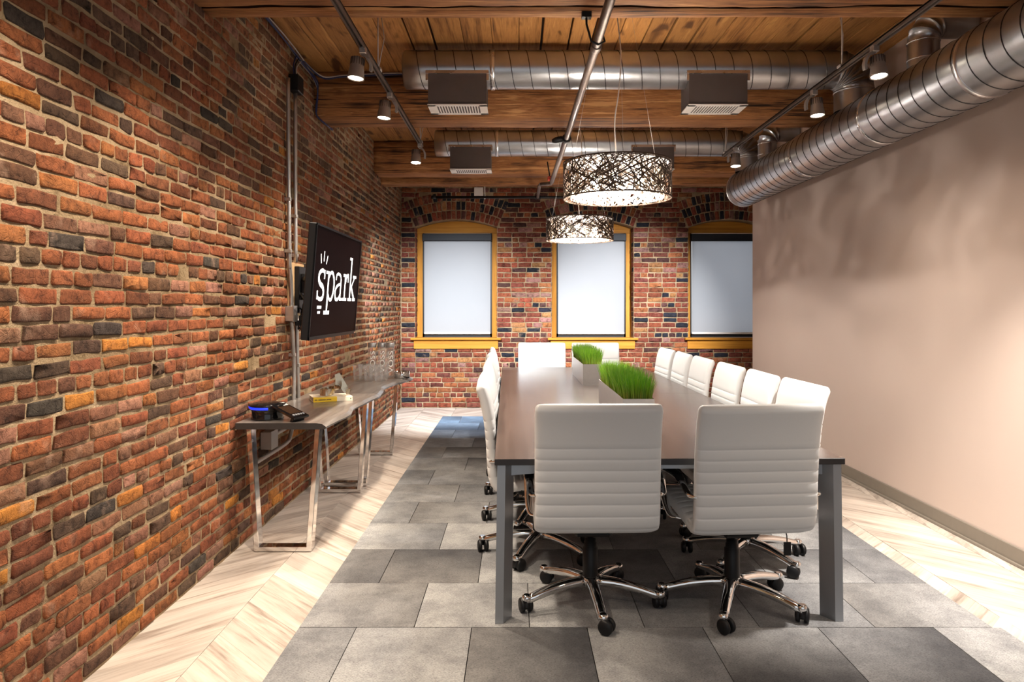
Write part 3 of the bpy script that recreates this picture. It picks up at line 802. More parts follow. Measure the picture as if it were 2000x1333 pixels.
mb.tube([(.17, -.19, .40), (.172, -.20, .375), (.168, -.21, .352)], .0025, 6); mb.box(.152, .186, -.214, -.208, .292, .352, b=.002)
o = mb.obj('hang_tag', BLACK, c2); o['label'] = 'dark hang tag on a cord'
RS = [(3.96, 1.245, 'nearest', 2), (4.57, 1.22, 'second', -1), (5.17, 1.20, 'third', 1), (5.87, 1.18, 'fourth', 0), (6.49, 1.165, 'fifth', -1), (7.10, 1.145, 'sixth', 2)]
for (y, x, nm, a) in RS:
    place_chair(x+.02, y, D(90+a), '%s white ribbed chair from the front in the row along the beige wall side' % nm, D(82+R.uniform(-4, 4)))
LS = [(4.08, .125, 'nearest', 2), (4.69, .12, 'second', -1), (5.30, .105, 'third', 1), (5.92, .10, 'fourth', 0), (6.54, .085, 'fifth', -2), (7.16, .075, 'sixth', 1)]
for i, (y, x, nm, a) in enumerate(LS):
    place_chair(x, y, D(-90+a), '%s white ribbed chair from the front in the row facing away from the brick wall' % nm, D(103+(0 if i == 0 else R.uniform(-5, 5))))
place_chair(.287, 7.98, D(180), 'white chair at the far table end below the pier between the windows', .4)
place_chair(.905, 7.98, D(180), 'white chair at the far table end partly behind the far grass planter', 1.0)

# ------------------------------------------------------------------ grass planters
def planter(x, y0, y1, label, seed):
    w_, h_ = .168, .180; ln = y1-y0
    t = thing('grass_planter', label, 'planter', (x, y0, ZT+.0005), TROT*.6, 'steel trough planters on the table')
    mb = MB(); e = .004; o_ = [(-w_/2, 0), (w_/2, 0), (w_/2, ln), (-w_/2, ln)]; i_ = [(-w_/2+e, e), (w_/2-e, e), (w_/2-e, ln-e), (-w_/2+e, ln-e)]
    rings = [[(p[0], p[1], zz) for p in q] for q, zz in ((o_, 0), (o_, h_), (i_, h_), (i_, h_-.03))]
    mb.loft(rings, sm=False, caps=False); mb.add([(p[0], p[1], 0) for p in o_], [(3, 2, 1, 0)]); mb.obj('trough', STEEL, t)
    mb = MB(); mb.box(-w_/2+e, w_/2-e, e, ln-e, h_-.05, h_-.02); mb.obj('soil', SOIL, t)
    rr = random.Random(seed); mb = MB()
    for k in range(4200):
        bx, by = rr.uniform(-w_/2+.008, w_/2-.008), rr.uniform(.008, ln-.008); L = rr.uniform(.10, .165); an = rr.uniform(0, 2*PI); ln_ = rr.uniform(.0, .38)
        ox, oy = bx/(w_/2)*.26, (by/ln*2-1)**3*.26
        dx, dy = math.cos(an)*ln_*.45+ox*rr.random(), math.sin(an)*ln_*.45+oy*rr.random(); wd = rr.uniform(.0012, .0024); wa = rr.uniform(0, PI); wx, wy = math.cos(wa)*wd, math.sin(wa)*wd
        pts = []; col = []
        hue = rr.random(); g1 = (.16, .37, .012) if hue < .5 else ((.24, .44, .03) if hue < .8 else (.085, .26, .012))
        g0 = (.30, .30, .04) if hue < .55 else ((.46, .30, .06) if hue > .9 else (.10, .20, .02))
        for s in (0, .35, .7, 1):
            cx = bx+dx*L*s*s*1.1; cy = by+dy*L*s*s*1.1; cz = h_-.025+L*s*(1-.18*s*(dx*dx+dy*dy)); f = 1-.9*s**3
            pts += [(cx-wx*f, cy-wy*f, cz), (cx+wx*f, cy+wy*f, cz)]; m_ = min(1, s*1.6); col += [tuple(p*(1-m_)+q*m_ for p, q in zip(g0, g1))]*2
        mb.add(pts, [(0, 1, 3, 2), (2, 3, 5, 4), (4, 5, 7, 6)], 0, True, col)
    g = mb.obj('grass', GRASS, t, None, 'gcol', fix=False); g['kind'] = 'stuff'
    return t
planter(.643, 3.79, 4.83, 'steel trough planter of green grass nearest the viewer on the table', 1)
planter(.642, 6.08, 7.10, 'steel trough planter of green grass at the far half of the table', 2)

# ------------------------------------------------------------------ console tables along the brick wall
def live_top(t, y0, y1, xw, f, zt=.74, th=.036, seed=0):
    n = 40; rings = []
    for i in range(n+1):
        y = y0+(y1-y0)*i/n; xf = f(y); q = noise.noise(Vector((y*4, seed, 0)))*.006
        xf += q
        rings.append([(xw, y, zt-th), (xw, y, zt), (xf-.055, y, zt), (xf-.022, y, zt-.006), (xf, y, zt-.022+q*.5), (xf-.004, y, zt-th+.002), (xf-.03, y, zt-th)])
    mb = MB(); mb.loft(rings, sm=False, caps=False); mb.add(rings[0], [tuple(range(6, -1, -1))], 1); mb.add(rings[-1], [tuple(range(7))], 1)
    return mb.obj('live_edge_top', [GREYWOOD, DKEND], t)
def interp(tab):
    def f(y):
        if y <= tab[0][0]: return tab[0][1]
        for (a, p), (b, q) in zip(tab[:-1], tab[1:]):
            if y <= b:
                t = (y-a)/(b-a); t = t*t*(3-2*t); return p+(q-p)*t
        return tab[-1][1]
    return f
def leg_frame(t, y, seed, xo=0):
    xa, xb, ta, tb_ = -1.50+xo, -1.175+xo, -1.545+xo, -1.125+xo; d = .035; b = .028
    mb = MB(); out = [(ta, .704), (xa, .004), (xb, .004), (tb_, .704)]; inn = [(ta+b*1.05, .704), (xa+b, .004+b), (xb-b, .004+b), (tb_-b*1.05, .704)]
    v = []
    for yy in (y-d, y+d): v += [(p[0], yy, p[1]) for p in out] + [(p[0], yy, p[1]) for p in inn]
    f = []
    for k in range(3): f += [(k, k+1, k+5, k+4), (8+k+1, 8+k, 8+k+4, 8+k+5), (k+1, k, 8+k, 8+k+1), (k+4, k+5, 8+k+5, 8+k+4)]
    f += [(0, 4, 12, 8), (3, 11, 15, 7)]
    mb.add(v, f); o = mb.obj('leg_frame', CHROME, t)
    m = o.modifiers.new('edge', 'BEVEL'); m.width = .0025; m.segments = 1
    return o
t1 = thing('console_table', 'near live-edge grey console table holding the conference phone and yellow book', 'table', (0, 0, 0), 0, 'live-edge console tables along the brick wall')
live_top(t1, 4.07, 5.48, -1.60, interp([(4.07, -1.085), (4.25, -1.075), (4.5, -1.055), (4.8, -1.09), (5.1, -1.075), (5.48, -1.05)]), seed=1)
leg_frame(t1, 4.12, 0); leg_frame(t1, 5.42, 1)
t2 = thing('console_table', 'far live-edge grey console table holding the glasses and bottles', 'table', (0, 0, 0), 0, 'live-edge console tables along the brick wall')
live_top(t2, 5.486, 6.88, -1.60, interp([(5.48, -1.05), (5.7, -1.07), (6.0, -1.11), (6.3, -1.08), (6.6, -1.02), (6.8, -.985), (6.88, -1.01)]), seed=2)
leg_frame(t2, 5.62, 0); leg_frame(t2, 6.80, 1)

# conference phone
ph = thing('conference_phone', 'black conference phone with a glowing blue ring at the near end of the console', 'phone', (-1.475, 4.235, .7405), D(-24))
mb = MB(); mb.lathe([(.088, 0), (.094, .004), (.090, .012), (.088, .045), (.097, .075), (.110, .083), (.106, .090), (.06, .098), (.0, .099)], n=40); mb.obj('speaker_puck', BLACKG, ph)
mb = MB(); mb.lathe([(.0955, .061), (.1035, .067), (.1055, .077), (.1010, .070)], n=40, caps=False)
rings = mb; mb2 = MB()
fr = [f for f in mb.f]
keep = []
for f in mb.f:
    cx = sum(mb.v[i][0] for i in f)/len(f); cy = sum(mb.v[i][1] for i in f)/len(f); a = math.atan2(cy, cx)
    if -2.75 < a < -.85: keep.append(f)
mb.f = keep; mb.mi = [0]*len(keep); mb.sm = [True]*len(keep); o = mb.obj('blue_light_ring', BLUEL, ph)
mb = MB(); M = Matrix.Translation((.085, 0, .086)) @ Matrix.Rotation(D(19), 4, 'Y')
mb.box(-.02, .185, -.062, .062, -.012, .004, b=.004, M=M); mb.box(.15, .165, -.05, .05, -.045, -.010, M=M); dk = mb.obj('dial_panel', BLACKG, ph)
mb = MB(); mb.box(.035, .135, -.046, .046, .0038, .0052, M=M); mb.obj('display', plain('phone_display', (.055, .03, .018), .15), dk)
mb = MB()
for k in range(5): mb.box(.148, .160, -.046+.02*k, -.034+.02*k, .004, .007, M=M)
mb.obj('keypad', plain('phone_keys', (.45, .45, .46), .4), dk)
mb = MB(); mb.box(-.012, .028, .012, .052, .0042, .0052, M=M); mb.obj('paper_sticker', plain('paper_white', (.8, .78, .72), .7), dk)

# yellow book with the looped sculpture on it
A = math.atan2(.11, .244)
bk = thing('yellow_book', 'hardback book with a yellow spine lying on the near console table', 'book', (-1.404, 4.94, .7405), A)
mb = MB(); mb.box(0, .268, 0, .205, 0, .003, b=.0008); mb.box(0, .268, 0, .205, .029, .032, b=.0008); mb.obj('cover', CREAM, bk)
mb = MB(); mb.box(.004, .264, .006, .200, .003, .029); mb.obj('page_block', PAGES, bk)
mb = MB(); mb.box(0, .268, -.003, .003, 0, .032, b=.001); sp = mb.obj('spine', CREAM, bk)
mb = MB(); mb.box(-.0005, .16, -.0038, .0, .0008, .0312); mb.box(.0, .16, .0, .035, .0318, .0326); mb.obj('yellow_band', YELLOW, sp)
mb = MB(); rr = random.Random(4); xx = .008
for wl_ in (.018, .052, .026):
    a = xx
    while a < xx+wl_:
        l = rr.uniform(.0025, .005); mb.box(a, a+l, -.0044, -.0036, .012, .020); a += l+.0016
    xx += wl_+.007
mb.box(.252, .258, -.0044, -.0030, .012, .020)
mb.obj('spine_lettering', INK, sp)
sc = thing('ribbon_sculpture', 'pale metal ribbon knot sculpture standing on the yellow book', 'sculpture', (-1.30, 5.09, .7732), D(12))
def ribbon(pts, wdt, th, r0, r1, name):
    path = smooth_path(pts, 8); rings = []; n = len(path)
    for i, p in enumerate(path):
        t = (path[min(i+1, n-1)]-path[max(i-1, 0)]).normalized(); ref = Vector(r0).lerp(Vector(r1), i/(n-1))
        s = (ref-t*ref.dot(t)).normalized(); q = t.cross(s); w_ = wdt*(.75+.25*math.sin(PI*i/(n-1)))
        rings.append([p+s*w_/2+q*th/2, p+s*w_*.5-q*th/2, p-s*w_*.5-q*th/2, p-s*w_/2+q*th/2])
    mb = MB(); mb.loft(rings, sm=False); return mb.obj(name, BRASS, sc)
ribbon([(-.095, .01, .026), (-.085, -.035, .024), (-.045, -.050, .026), (.0, -.035, .034), (.028, -.012, .062), (.030, .0, .100), (.022, .004, .150)], .048, .006, (0, 0, 1), (1, .2, 0), 'long_ribbon')
ribbon([(.020, .008, .152), (.036, .006, .120), (.058, .004, .078), (.080, .0, .040), (.105, -.008, .026), (.110, -.03, .028), (.085, -.045, .026)], .046, .006, (1, .2, 0), (0, 0, 1), 'short_ribbon')
ribbon([(-.095, .01, .026), (-.075, .040, .028), (-.03, .042, .036), (.012, .025, .058), (.030, .012, .095)], .044, .006, (0, 0, 1), (1, 0, .2), 'curled_ribbon')

# glasses, bottles and tin
def glass_mesh():
    mb = MB(); mb.lathe([(.0, .0), (.030, .0), (.033, .004), (.037, .06), (.0445, .146), (.0445, .148), (.0428, .148), (.0355, .062), (.031, .016), (.0, .014)], n=24, caps=False)
    return mb
gm = None; GL = [(-1.415, 6.36, 'nearest the screen'), (-1.315, 6.34, 'in the middle'), (-1.215, 6.30, 'nearest the table front')]
k = 0
for row, (dy, wh) in enumerate(((0, 'front'), (.105, 'back'))):
    for (gx, gy, nm) in GL:
        if gm is None: o = glass_mesh().obj('drinking_glass', GLASS); gm = o
        else: o = gm.copy(); C.objects.link(o)
        o.location = (gx+.025*row, gy+dy, .7408); tag(o, 'clear tapered tumbler in the %s row of glasses, %s' % (wh, nm), 'glass', 'tumblers on the far console table')
def bottle(x, y, label, proto=[None]):
    if proto[0] is None:
        t = thing('glass_bottle', label, 'bottle', (x, y, .7408), 0, 'tall water bottles on the console')
        mb = MB(); mb.lathe([(.0, .0), (.036, .0), (.038, .004), (.038, .285), (.036, .29), (.0345, .288), (.0345, .012), (.0, .010)], n=28, caps=False); mb.obj('bottle_body', GLASS, t)
        mb = MB(); mb.lathe([(.0, .288), (.0385, .288), (.039, .292), (.039, .326), (.0375, .330), (.0, .330)], n=28, caps=False); mb.obj('cap', plain('grey_cap', (.36, .35, .35), .35, .7), t)
        cu = bpy.data.curves.new('lettering', 'FONT'); cu.body = 'VOSS'; cu.size = .062; cu.extrude = .0; cu.align_x = 'LEFT'
        to = bpy.data.objects.new('lettering_source', cu); C.objects.link(to); bpy.context.view_layer.update()
        me = bpy.data.meshes.new_from_object(to.evaluated_get(bpy.context.evaluated_depsgraph_get())); bpy.data.objects.remove(to)
        xs = [v.co.x for v in me.vertices]; sx = .20/max(xs)
        bm = bmesh.new(); bm.from_mesh(me); bmesh.ops.subdivide_edges(bm, edges=bm.edges, cuts=1)
        for v in bm.verts:
            along, acr = v.co.x*sx, v.co.y-.02; an = -PI/2+.35+(-acr)/.0386*-1*-1
            an = -1.25-acr/.0386
            v.co = Vector((.0386*math.cos(an), .0386*math.sin(an), .055+along))
        bm.to_mesh(me); bm.free(); me.materials.append(plain('frosted_letter', (.62, .60, .58), .6)); link('lettering', me, t)
        proto[0] = t; return t
    t = copy_tree(proto[0]); t.location = (x, y, .7408); t['label'] = label; return t
bottle(-1.335, 6.60, 'tall clear bottle with a grey cap, closest to the brick wall')
bottle(-1.250, 6.62, 'tall clear bottle with a grey cap, middle of the three')
bottle(-1.168, 6.60, 'tall clear bottle with readable grey letters, beside the round tin')
mb = MB(); mb.lathe([(.0, 0), (.072, 0), (.075, .004), (.075, .060), (.072, .063), (.068, .060), (.068, .01), (.0, .008)], n=36, caps=False)
o = mb.obj('round_tin', CHROME, None, (-1.07, 6.66, .7408)); tag(o, 'low polished metal round tin at the far end of the console', 'tin')

# ------------------------------------------------------------------ television on its wall arm
TVX, TVY, TVZ, TILT = -1.108, 4.44, 1.538, D(4.3)
tv = thing('tv', 'black wall-mounted television showing a white word logo above the console', 'television', (TVX, TVY, TVZ))
tv.rotation_euler = (0, TILT, 0)      # local +X is the way the screen faces, +Y along the wall
TW, TH_ = .555, .322
mb = MB(); mb.box(-.045, -.002, -TW, TW, -TH_, TH_, b=.006); mb.box(-.075, -.040, -TW*.72, TW*.72, -TH_*.75, TH_*.6, b=.012); mb.obj('housing', BLACK, tv)
mb = MB()
for a, b, c_, d in ((-TW, TW, TH_-.012, TH_), (-TW, TW, -TH_, -TH_+.020), (-TW, -TW+.012, -TH_, TH_), (TW-.012, TW, -TH_, TH_)): mb.box(-.004, .003, a, b, c_, d, b=.0015)
mb.obj('bezel', BEZEL, tv)
mb = MB(); mb.box(-.004, .0008, -TW+.011, TW-.011, -TH_+.018, TH_-.011); scr = mb.obj('screen', SCREEN, tv)
mb = MB(); mb.box(-.001, .0046, TW-.03, TW-.024, -TH_+.006, -TH_+.011); mb.obj('power_light', emit('tv_standby', (1, .5, .3), .8), tv)
# logo letters, drawn with thick and thin strokes and slab serifs; u runs along the screen, v up
def stroke(mb, pts, wd):
    P = smooth_path([(p[0], p[1], 0) for p in pts], 6) if len(pts) > 2 else [Vector((p[0], p[1], 0)) for p in pts]
    n = len(P); L = []
    for i, p in enumerate(P):
        t = (P[min(i+1, n-1)]-P[max(i-1, 0)]).normalized(); w_ = wd if not isinstance(wd, (list, tuple)) else wd[0]+(wd[1]-wd[0])*math.sin(PI*i/(n-1))
        nr = Vector((-t.y, t.x, 0))*w_/2; L.append((p+nr, p-nr))
    for (a, b), (c_, d) in zip(L[:-1], L[1:]):
        mb.add([(.0014, q.x, q.y) for q in (a, b, d, c_)], [(0, 1, 2, 3)])
def slab(mb, u0, u1, v0, v1): mb.add([(.0014, u0, v0), (.0014, u1, v0), (.0014, u1, v1), (.0014, u0, v1)], [(0, 1, 2, 3)])
def glyph(name, fn):
    mb = MB(); fn(mb); n = len(mb.v)
    mb.v += [(.0009, p[1], p[2]) for p in mb.v]; mb.f += [tuple(i+n for i in reversed(f)) for f in mb.f[:]]; mb.mi = [0]*len(mb.f); mb.sm = [False]*len(mb.f); mb.col = [(1, 1, 1)]*len(mb.v)
    mb.obj(name, WHITET, scr, fix=False)
B0 = -.098; X0 = .072                   # baseline and x-height in screen space
def g_s(m):
    stroke(m, [(-.325, X0-.045), (-.335, X0-.012), (-.380, X0-.002), (-.432, X0-.020), (-.440, X0-.055), (-.405, X0-.080), (-.355, B0+.075), (-.330, B0+.045), (-.345, B0+.012), (-.395, B0+.004), (-.445, B0+.016), (-.456, B0+.05)], (.014, .029))
    slab(m, -.335, -.318, X0-.050, X0+.002); slab(m, -.462, -.446, B0+.002, B0+.052)
def g_p(m):
    slab(m, -.250, -.225, -.172, X0); slab(m, -.292, -.222, X0-.018, X0); slab(m, -.296, -.176, -.182, -.160)
    stroke(m, [(-.224, X0-.035), (-.195, X0-.008), (-.150, X0-.008), (-.112, X0-.045), (-.105, -.012), (-.115, B0+.045), (-.150, B0+.006), (-.195, B0+.006), (-.224, B0+.035)], (.013, .026))
def g_a(m):
    slab(m, .047, .071, B0+.016, X0-.035); slab(m, .045, .100, B0, B0+.017)
    stroke(m, [(-.060, X0-.045), (-.050, X0-.014), (-.005, X0-.006), (.045, X0-.018), (.060, X0-.045)], (  .017, .017)); 
    stroke(m, [(.055, .002), (.010, .000), (-.045, -.018), (-.068, -.050), (-.050, B0+.012), (-.010, B0+.006), (.030, B0+.018), (.055, B0+.042)], (.013, .023))
def g_r(m):
    slab(m, .157, .182, B0, X0); slab(m, .118, .184, X0-.018, X0); slab(m, .116, .226, B0, B0+.018)
    stroke(m, [(.180, X0-.055), (.195, X0-.022), (.222, X0-.006), (.252, X0-.008)], .022); slab(m, .236, .256, X0-.050, X0)
def g_k(m):
    slab(m, .302, .328, B0, .187); slab(m, .264, .330, .169, .187); slab(m, .266, .362, B0, B0+.018)
    stroke(m, [(.325, -.022), (.425, X0-.012)], .014); slab(m, .378, .470, X0-.018, X0)
    stroke(m, [(.352, -.012), (.440, B0+.010)], .026); slab(m, .396, .472, B0, B0+.018)
for nm, fn in (('letter_s', g_s), ('letter_p', g_p), ('letter_a', g_a), ('letter_r', g_r), ('letter_k', g_k)): glyph(nm, fn)
glyph('ray_mark', lambda m: stroke(m, [(-.432, .160), (-.415, .108)], .010)); glyph('ray_mark', lambda m: stroke(m, [(-.362, .180), (-.362, .122)], .010)); glyph('ray_mark', lambda m: stroke(m, [(-.288, .158), (-.310, .110)], .010))
glyph('bar_mark', lambda m: slab(m, -.436, -.352, -.148, -.132)); glyph('bar_mark', lambda m: slab(m, -.422, -.372, -.176, -.162))
# wall mount
mo = thing('tv_wall_mount', 'black swing-arm television mount on a pale wooden backing board', 'bracket')
mb = MB(); mb.box(XL+.005, XL+.035, 5.03, 5.33, 1.40, 1.715, b=.003); o = mb.obj('backing_board', SHEETW, mo); o['label'] = 'pale wooden backing board'
mb = MB(); mb.box(XL+.035, XL+.07, 5.10, 5.28, 1.36, 1.69, b=.004); mb.box(XL+.07, XL+.10, 5.14, 5.24, 1.50, 1.64, b=.004); mb.obj('wall_plate', BLACK, mo)
for zz in (1.60, 1.47):
    mb = MB(); mb.tube([(XL+.08, 5.18, zz), (-1.40, 4.86, zz), (-1.25, 4.60, zz), (-1.20, 4.5, zz)], .022, 10); mb.obj('swing_arm', BLACK, mo)
mb = MB(); mb.box(-1.225, -1.185, 4.2, 4.7, 1.32, 1.72, b=.006); mb.obj('screen_plate', BLACK, mo)
mb = MB(); mb.tube(smooth_path([(XL+.08, 5.1, 1.50), (-1.48, 5.0, 1.45), (-1.40, 4.85, 1.50), (-1.25, 4.65, 1.52)]), .006, 8); mb.obj('mount_cable', BLACK, mo)

# ------------------------------------------------------------------ conduits and boxes on the brick wall
CXW = XL+.032
def conduit(label, pts, r, straps, grp='steel conduits on the brick wall'):
    t = thing('wall_conduit', label, 'conduit', (0, 0, 0), 0, grp)
    mb = MB(); mb.tube(smooth_path(pts, 5), r, 12); mb.obj('conduit_pipe', CONDUIT, t)
    for (y, z) in straps:
        mb = MB(); mb.box(XL+.002, CXW+r+.004, y-.014, y+.014, z-.012, z+.012, b=.003); mb.obj('strap', CONDUIT, t)
conduit('steel conduit rising from the grey junction box, nearer one of the pair', [(CXW, 4.97, 2.99), (CXW, 4.98, 2.4), (CXW, 5.0, 1.75), (CXW+.002, 5.01, 1.66), (CXW+.004, 5.03, 1.5), (CXW+.004, 5.03, 1.40)], .0145, [(4.98, 2.15), (4.99, 1.79)])
conduit('steel conduit running down from the grey junction box behind the phone', [(CXW+.004, 5.03, 1.30), (CXW+.004, 5.05, 1.2), (CXW+.002, 5.09, 1.0), (CXW, 5.10, .85), (CXW, 5.08, .62), (CXW, 5.02, .50), (CXW, 4.9, .462), (CXW, 4.3, .455)], .0145, [(5.08, 1.06)])
conduit('steel conduit with a black box at its top, farther one of the pair', [(CXW, 5.13, 2.93), (CXW, 5.13, 2.3), (CXW, 5.14, 1.72)], .0145, [(5.13, 2.05), (5.14, 1.77)])
conduit('short steel conduit below the television mount, farther one of the pair', [(CXW, 5.16, 1.34), (CXW, 5.18, 1.0), (CXW, 5.20, .79), (CXW, 5.20, .70), (CXW, 5.15, .61), (CXW, 5.05, .575), (CXW, 4.62, .565)], .0145, [(5.18, .98)])
mb = MB(); mb.box(XL+.005, XL+.062, 4.985, 5.065, 1.300, 1.405, b=.004); mb.box(XL+.060, XL+.066, 4.98, 5.07, 1.296, 1.409, b=.001)
o = mb.obj('junction_box', CONDUIT); tag(o, 'grey square junction box on the conduit beside the television', 'junction box')
mb = MB(); mb.box(XL+.010, XL+.078, 4.49, 4.61, .505, .615, b=.004); mb.box(XL+.076, XL+.082, 4.487, 4.613, .502, .618, b=.001)
o = mb.obj('outlet_box', CONDUIT); tag(o, 'grey steel outlet box on the brick under the near console', 'outlet box')
cl = thing('cable_bundle', 'tangle of black plugs and cables below the television mount', 'cables')
rr = random.Random(9)
for k in range(6):
    a = (XL+.09+rr.uniform(-.03, .05), 5.10+rr.uniform(-.05, .09), 1.27+rr.uniform(0, .14)); mb = MB()
    mb.box(a[0]-.022, a[0]+.022, a[1]-.025, a[1]+.025, a[2]-.018, a[2]+.018, b=.004); mb.obj('plug', BLACK, cl)
mb = MB()
for k in range(5):
    mb.tube(smooth_path([(XL+.09+rr.uniform(-.03, .04), 5.1+rr.uniform(-.05, .08), 1.40), (XL+.10+rr.uniform(-.04, .07), 5.12+rr.uniform(-.07, .08), 1.33), (XL+.08+rr.uniform(-.02, .06), 5.1+rr.uniform(-.06, .08), 1.24), (XL+.09, 5.13, 1.42)], 6), .005, 6)
mb.obj('cable', BLACK, cl)
# ceiling-corner cables
cb = thing('blue_cable_run', 'dark blue data cables clipped along the ceiling corner and down the beam end', 'cable')
rr = random.Random(12)
for k in range(5):
    j = lambda s=.012: rr.uniform(-s, s); m_ = BLUEC if k < 3 else GREYC
    pts = [(XL+.03+j(), 3.9, 3.24+j()), (XL+.035+j(), 4.7, 3.235+j()), (XL+.03+j(), 5.3, 3.22+j(.02)), (XL+.04+j(), 5.60, 3.17+j()), (XL+.045, 5.66, 3.10), (XL+.03+j(.006), 5.68, 2.98), (XL+.03, 5.69, 2.92), (XL+.07+j(.008), 5.76, 2.88), (XL+.10, 5.9, 2.86+j(.004))]
    mb = MB(); mb.tube(smooth_path(pts, 5), .006 if k < 3 else .0045, 6); mb.obj('cable', m_, cb)
for k in range(2):
    mb = MB(); mb.tube(smooth_path([(XL+.04, 5.3, 3.22), (XL+.1, 5.6, 3.19+.012*k), (XL+.25, 5.68, 3.225+.012*k), (-1.0, 5.69, 3.245+.012*k), (-.80, 5.69, 3.25)], 6), .006, 6); mb.obj('cable', BLUEC if k == 0 else GREYC, cb)
mb = MB(); mb.box(XL+.005, XL+.075, 5.06, 5.19, 2.93, 3.05, b=.006)
ub = thing('cable_entry_box', 'small black box where cables enter the conduit near the ceiling', 'box'); mb.obj('box_body', BLACK, ub)
for k in range(3):
    mb = MB(); mb.tube(smooth_path([(XL+.035, 5.09+.03*k, 3.05), (XL+.03, 5.10+.035*k, 3.13), (XL+.035, 5.15+.06*k, 3.21)], 6), .005, 6); mb.obj('cable', (BLUEC, BLACK, GREYC)[k], ub)

# ------------------------------------------------------------------ ducts
def ring_band(mb, c, axis, r, w_, t_=.004, n=40):
    mb.lathe([(r, -w_/2), (r+t_, -w_/2+.002), (r+t_, w_/2-.002), (r, w_/2)], c, axis, n, caps=False)
def helix(mb, c, axis, r, a0, a1, pitch, wd=.0035, proud=.003, n=36, phase=0):
    tot = int((a1-a0)/pitch*n); rings = []
    for i in range(tot+1):
        a = 2*PI*i/n+phase; h = a0+pitch*i/n; ring = []
        for rr_, dh in ((r-.001, -wd), (r+proud, -wd*.4), (r+proud, wd*.4), (r-.001, wd)):
            u, q = rr_*math.cos(a), rr_*math.sin(a); hh = clamp(h+dh, a0, a1)
            p = {'X': (hh, u, q), 'Y': (q, hh, u)}[axis]; ring.append((p[0]+c[0], p[1]+c[1], p[2]+c[2]))
        rings.append(ring)
    mb.loft(rings, closed=False, caps=False)
RM, DX, DZ = .185, 2.42, 2.66
md = thing('main_air_duct', 'large round galvanised spiral duct running along the top of the beige wall', 'duct')
mb = MB(); mb.lathe([(.0, 7.69), (RM-.004, 7.69), (RM, 7.685)]+[(RM, 7.685-8.6*k/40) for k in range(1, 41)], (DX, 0, DZ), 'Y', 56, caps=False); mb.obj('duct_pipe', GALV, md)
mb = MB(); helix(mb, (DX, 0, DZ), 'Y', RM, .4, 7.62, .128, .0042, .0032); o = mb.obj('spiral_seam', GALVD, md, fix=False)
for yb in (3.67, 4.72, 5.90, 2.4, 7.66):
    mb = MB(); ring_band(mb, (DX, yb, DZ), 'Y', RM, .036 if yb < 7 else .02, .005, 56); mb.obj('joint_band', GALVB, md)
def elbow(mb, c0, r, R_, a0, a1, plane, gores=5, n=28):
    """swept quarter bend about c0; plane gives the two unit vectors"""
    e1, e2 = Vector(plane[0]), Vector(plane[1]); e3 = e1.cross(e2); rings = []
    for g in range(gores+1):
        a = a0+(a1-a0)*g/gores
        for s in ((-.06, 0, .06) if 0 < g < gores else (0,)):
            aa = a+s*.35; d = e1*math.cos(aa)+e2*math.sin(aa); rad = r+(.004 if s == 0 and 0 < g < gores else 0)
            rings.append([Vector(c0)+d*(R_+rad*math.cos(q))+e3*rad*math.sin(q) for q in [2*PI*k/n for k in range(n)]])
    mb.loft(rings, caps=False)
def branch(dy, dz, r, xl, boxes, names, label):
    t = thing('branch_air_duct', label, 'duct')
    xe = DX-.15
    mb = MB(); mb.lathe([(.0, xl+.001), (r*.9, xl), (r, xl+.012)]+[(r, xl+.012+(xe-xl-.012)*k/24) for k in range(1, 25)], (0, dy, dz), 'X', 40, caps=False); mb.obj('duct_pipe', GALV, t)
    mb = MB(); helix(mb, (0, dy, dz), 'X', r, xl+.05, xe-.02, .130, .0036, .0026); mb.obj('spiral_seam', GALVD, t, fix=False)
    for xb in names:
        mb = MB(); ring_band(mb, (xb, dy, dz), 'X', r, .032, .005, 40); mb.obj('joint_band', GALVB, t)
    mb = MB(); elbow(mb, (xe, dy, dz-.15), r, .15, PI/2, 0, ((1, 0, 0), (0, 0, 1)), 6); mb.lathe([(r, 0), (r, .16)], (DX, dy, dz-.30), 'Z', 32, caps=False); ring_band(mb, (DX, dy, dz-.16), 'Z', r, .014, .005, 32)
    mb.obj('elbow', GALV, t)
    for (x0, x1) in boxes:
        y0, y1 = dy-.125, dy+.118; zb = 2.815; mb = MB()
        mb.box(x0, x1, y0, y1, zb+.004, dz-.03); bx = mb.obj('diffuser_box', DKSHEET, t)
        mb = MB(); f = .016; zf = dz-.055
        mb.box(x0-f, x1+f, y0-.010, y0+.001, zf-.012, zf+.010); mb.box(x0-f, x0, y0-.006, y0+.002, zf-.06, zf); mb.box(x1, x1+f, y0-.006, y0+.002, zf-.06, zf)
        for q in (.1, .5, .9): mb.lathe([(.004, -.013), (.004, -.009)], (x0+(x1-x0)*q, y0, zf), 'Y', 8)
        mb.obj('flange', GALVB, bx)
        mb = MB(); m_ = .03
        mb.box(x0-.004, x1+.004, y0-.004, y0+m_, zb, zb+.008); mb.box(x0-.004, x1+.004, y1-m_, y1+.004, zb, zb+.008); mb.box(x0-.004, x0+.05, y0, y1, zb, zb+.008); mb.box(x1-.05, x1+.004, y0, y1, zb, zb+.008)
        n = 16
        for k in range(n):
            xa = x0+.05+(x1-x0-.1)*(k+.0)/n; mb.box(xa, xa+(x1-x0-.1)/n*.42, y0+m_-.002, y1-m_+.002, zb+.001, zb+.007)
        mb.box(x0, x1, y0, y1, zb+.02, zb+.024, mi=1)
        mb.obj('grille', [WHITEP, DARKVOID], bx)
    return t
branch(5.15, 3.104, .1345, -.81, [(-.625, -.215), (1.205, 1.615)], [-.175], 'galvanised branch duct with two boxes nearest the viewer, in front of the middle beam')
branch(7.50, 3.114, .1350, -.857, [(-.69, -.27), (1.19, 1.615)], [-.21], 'galvanised branch duct with two boxes behind the hanging lamps')
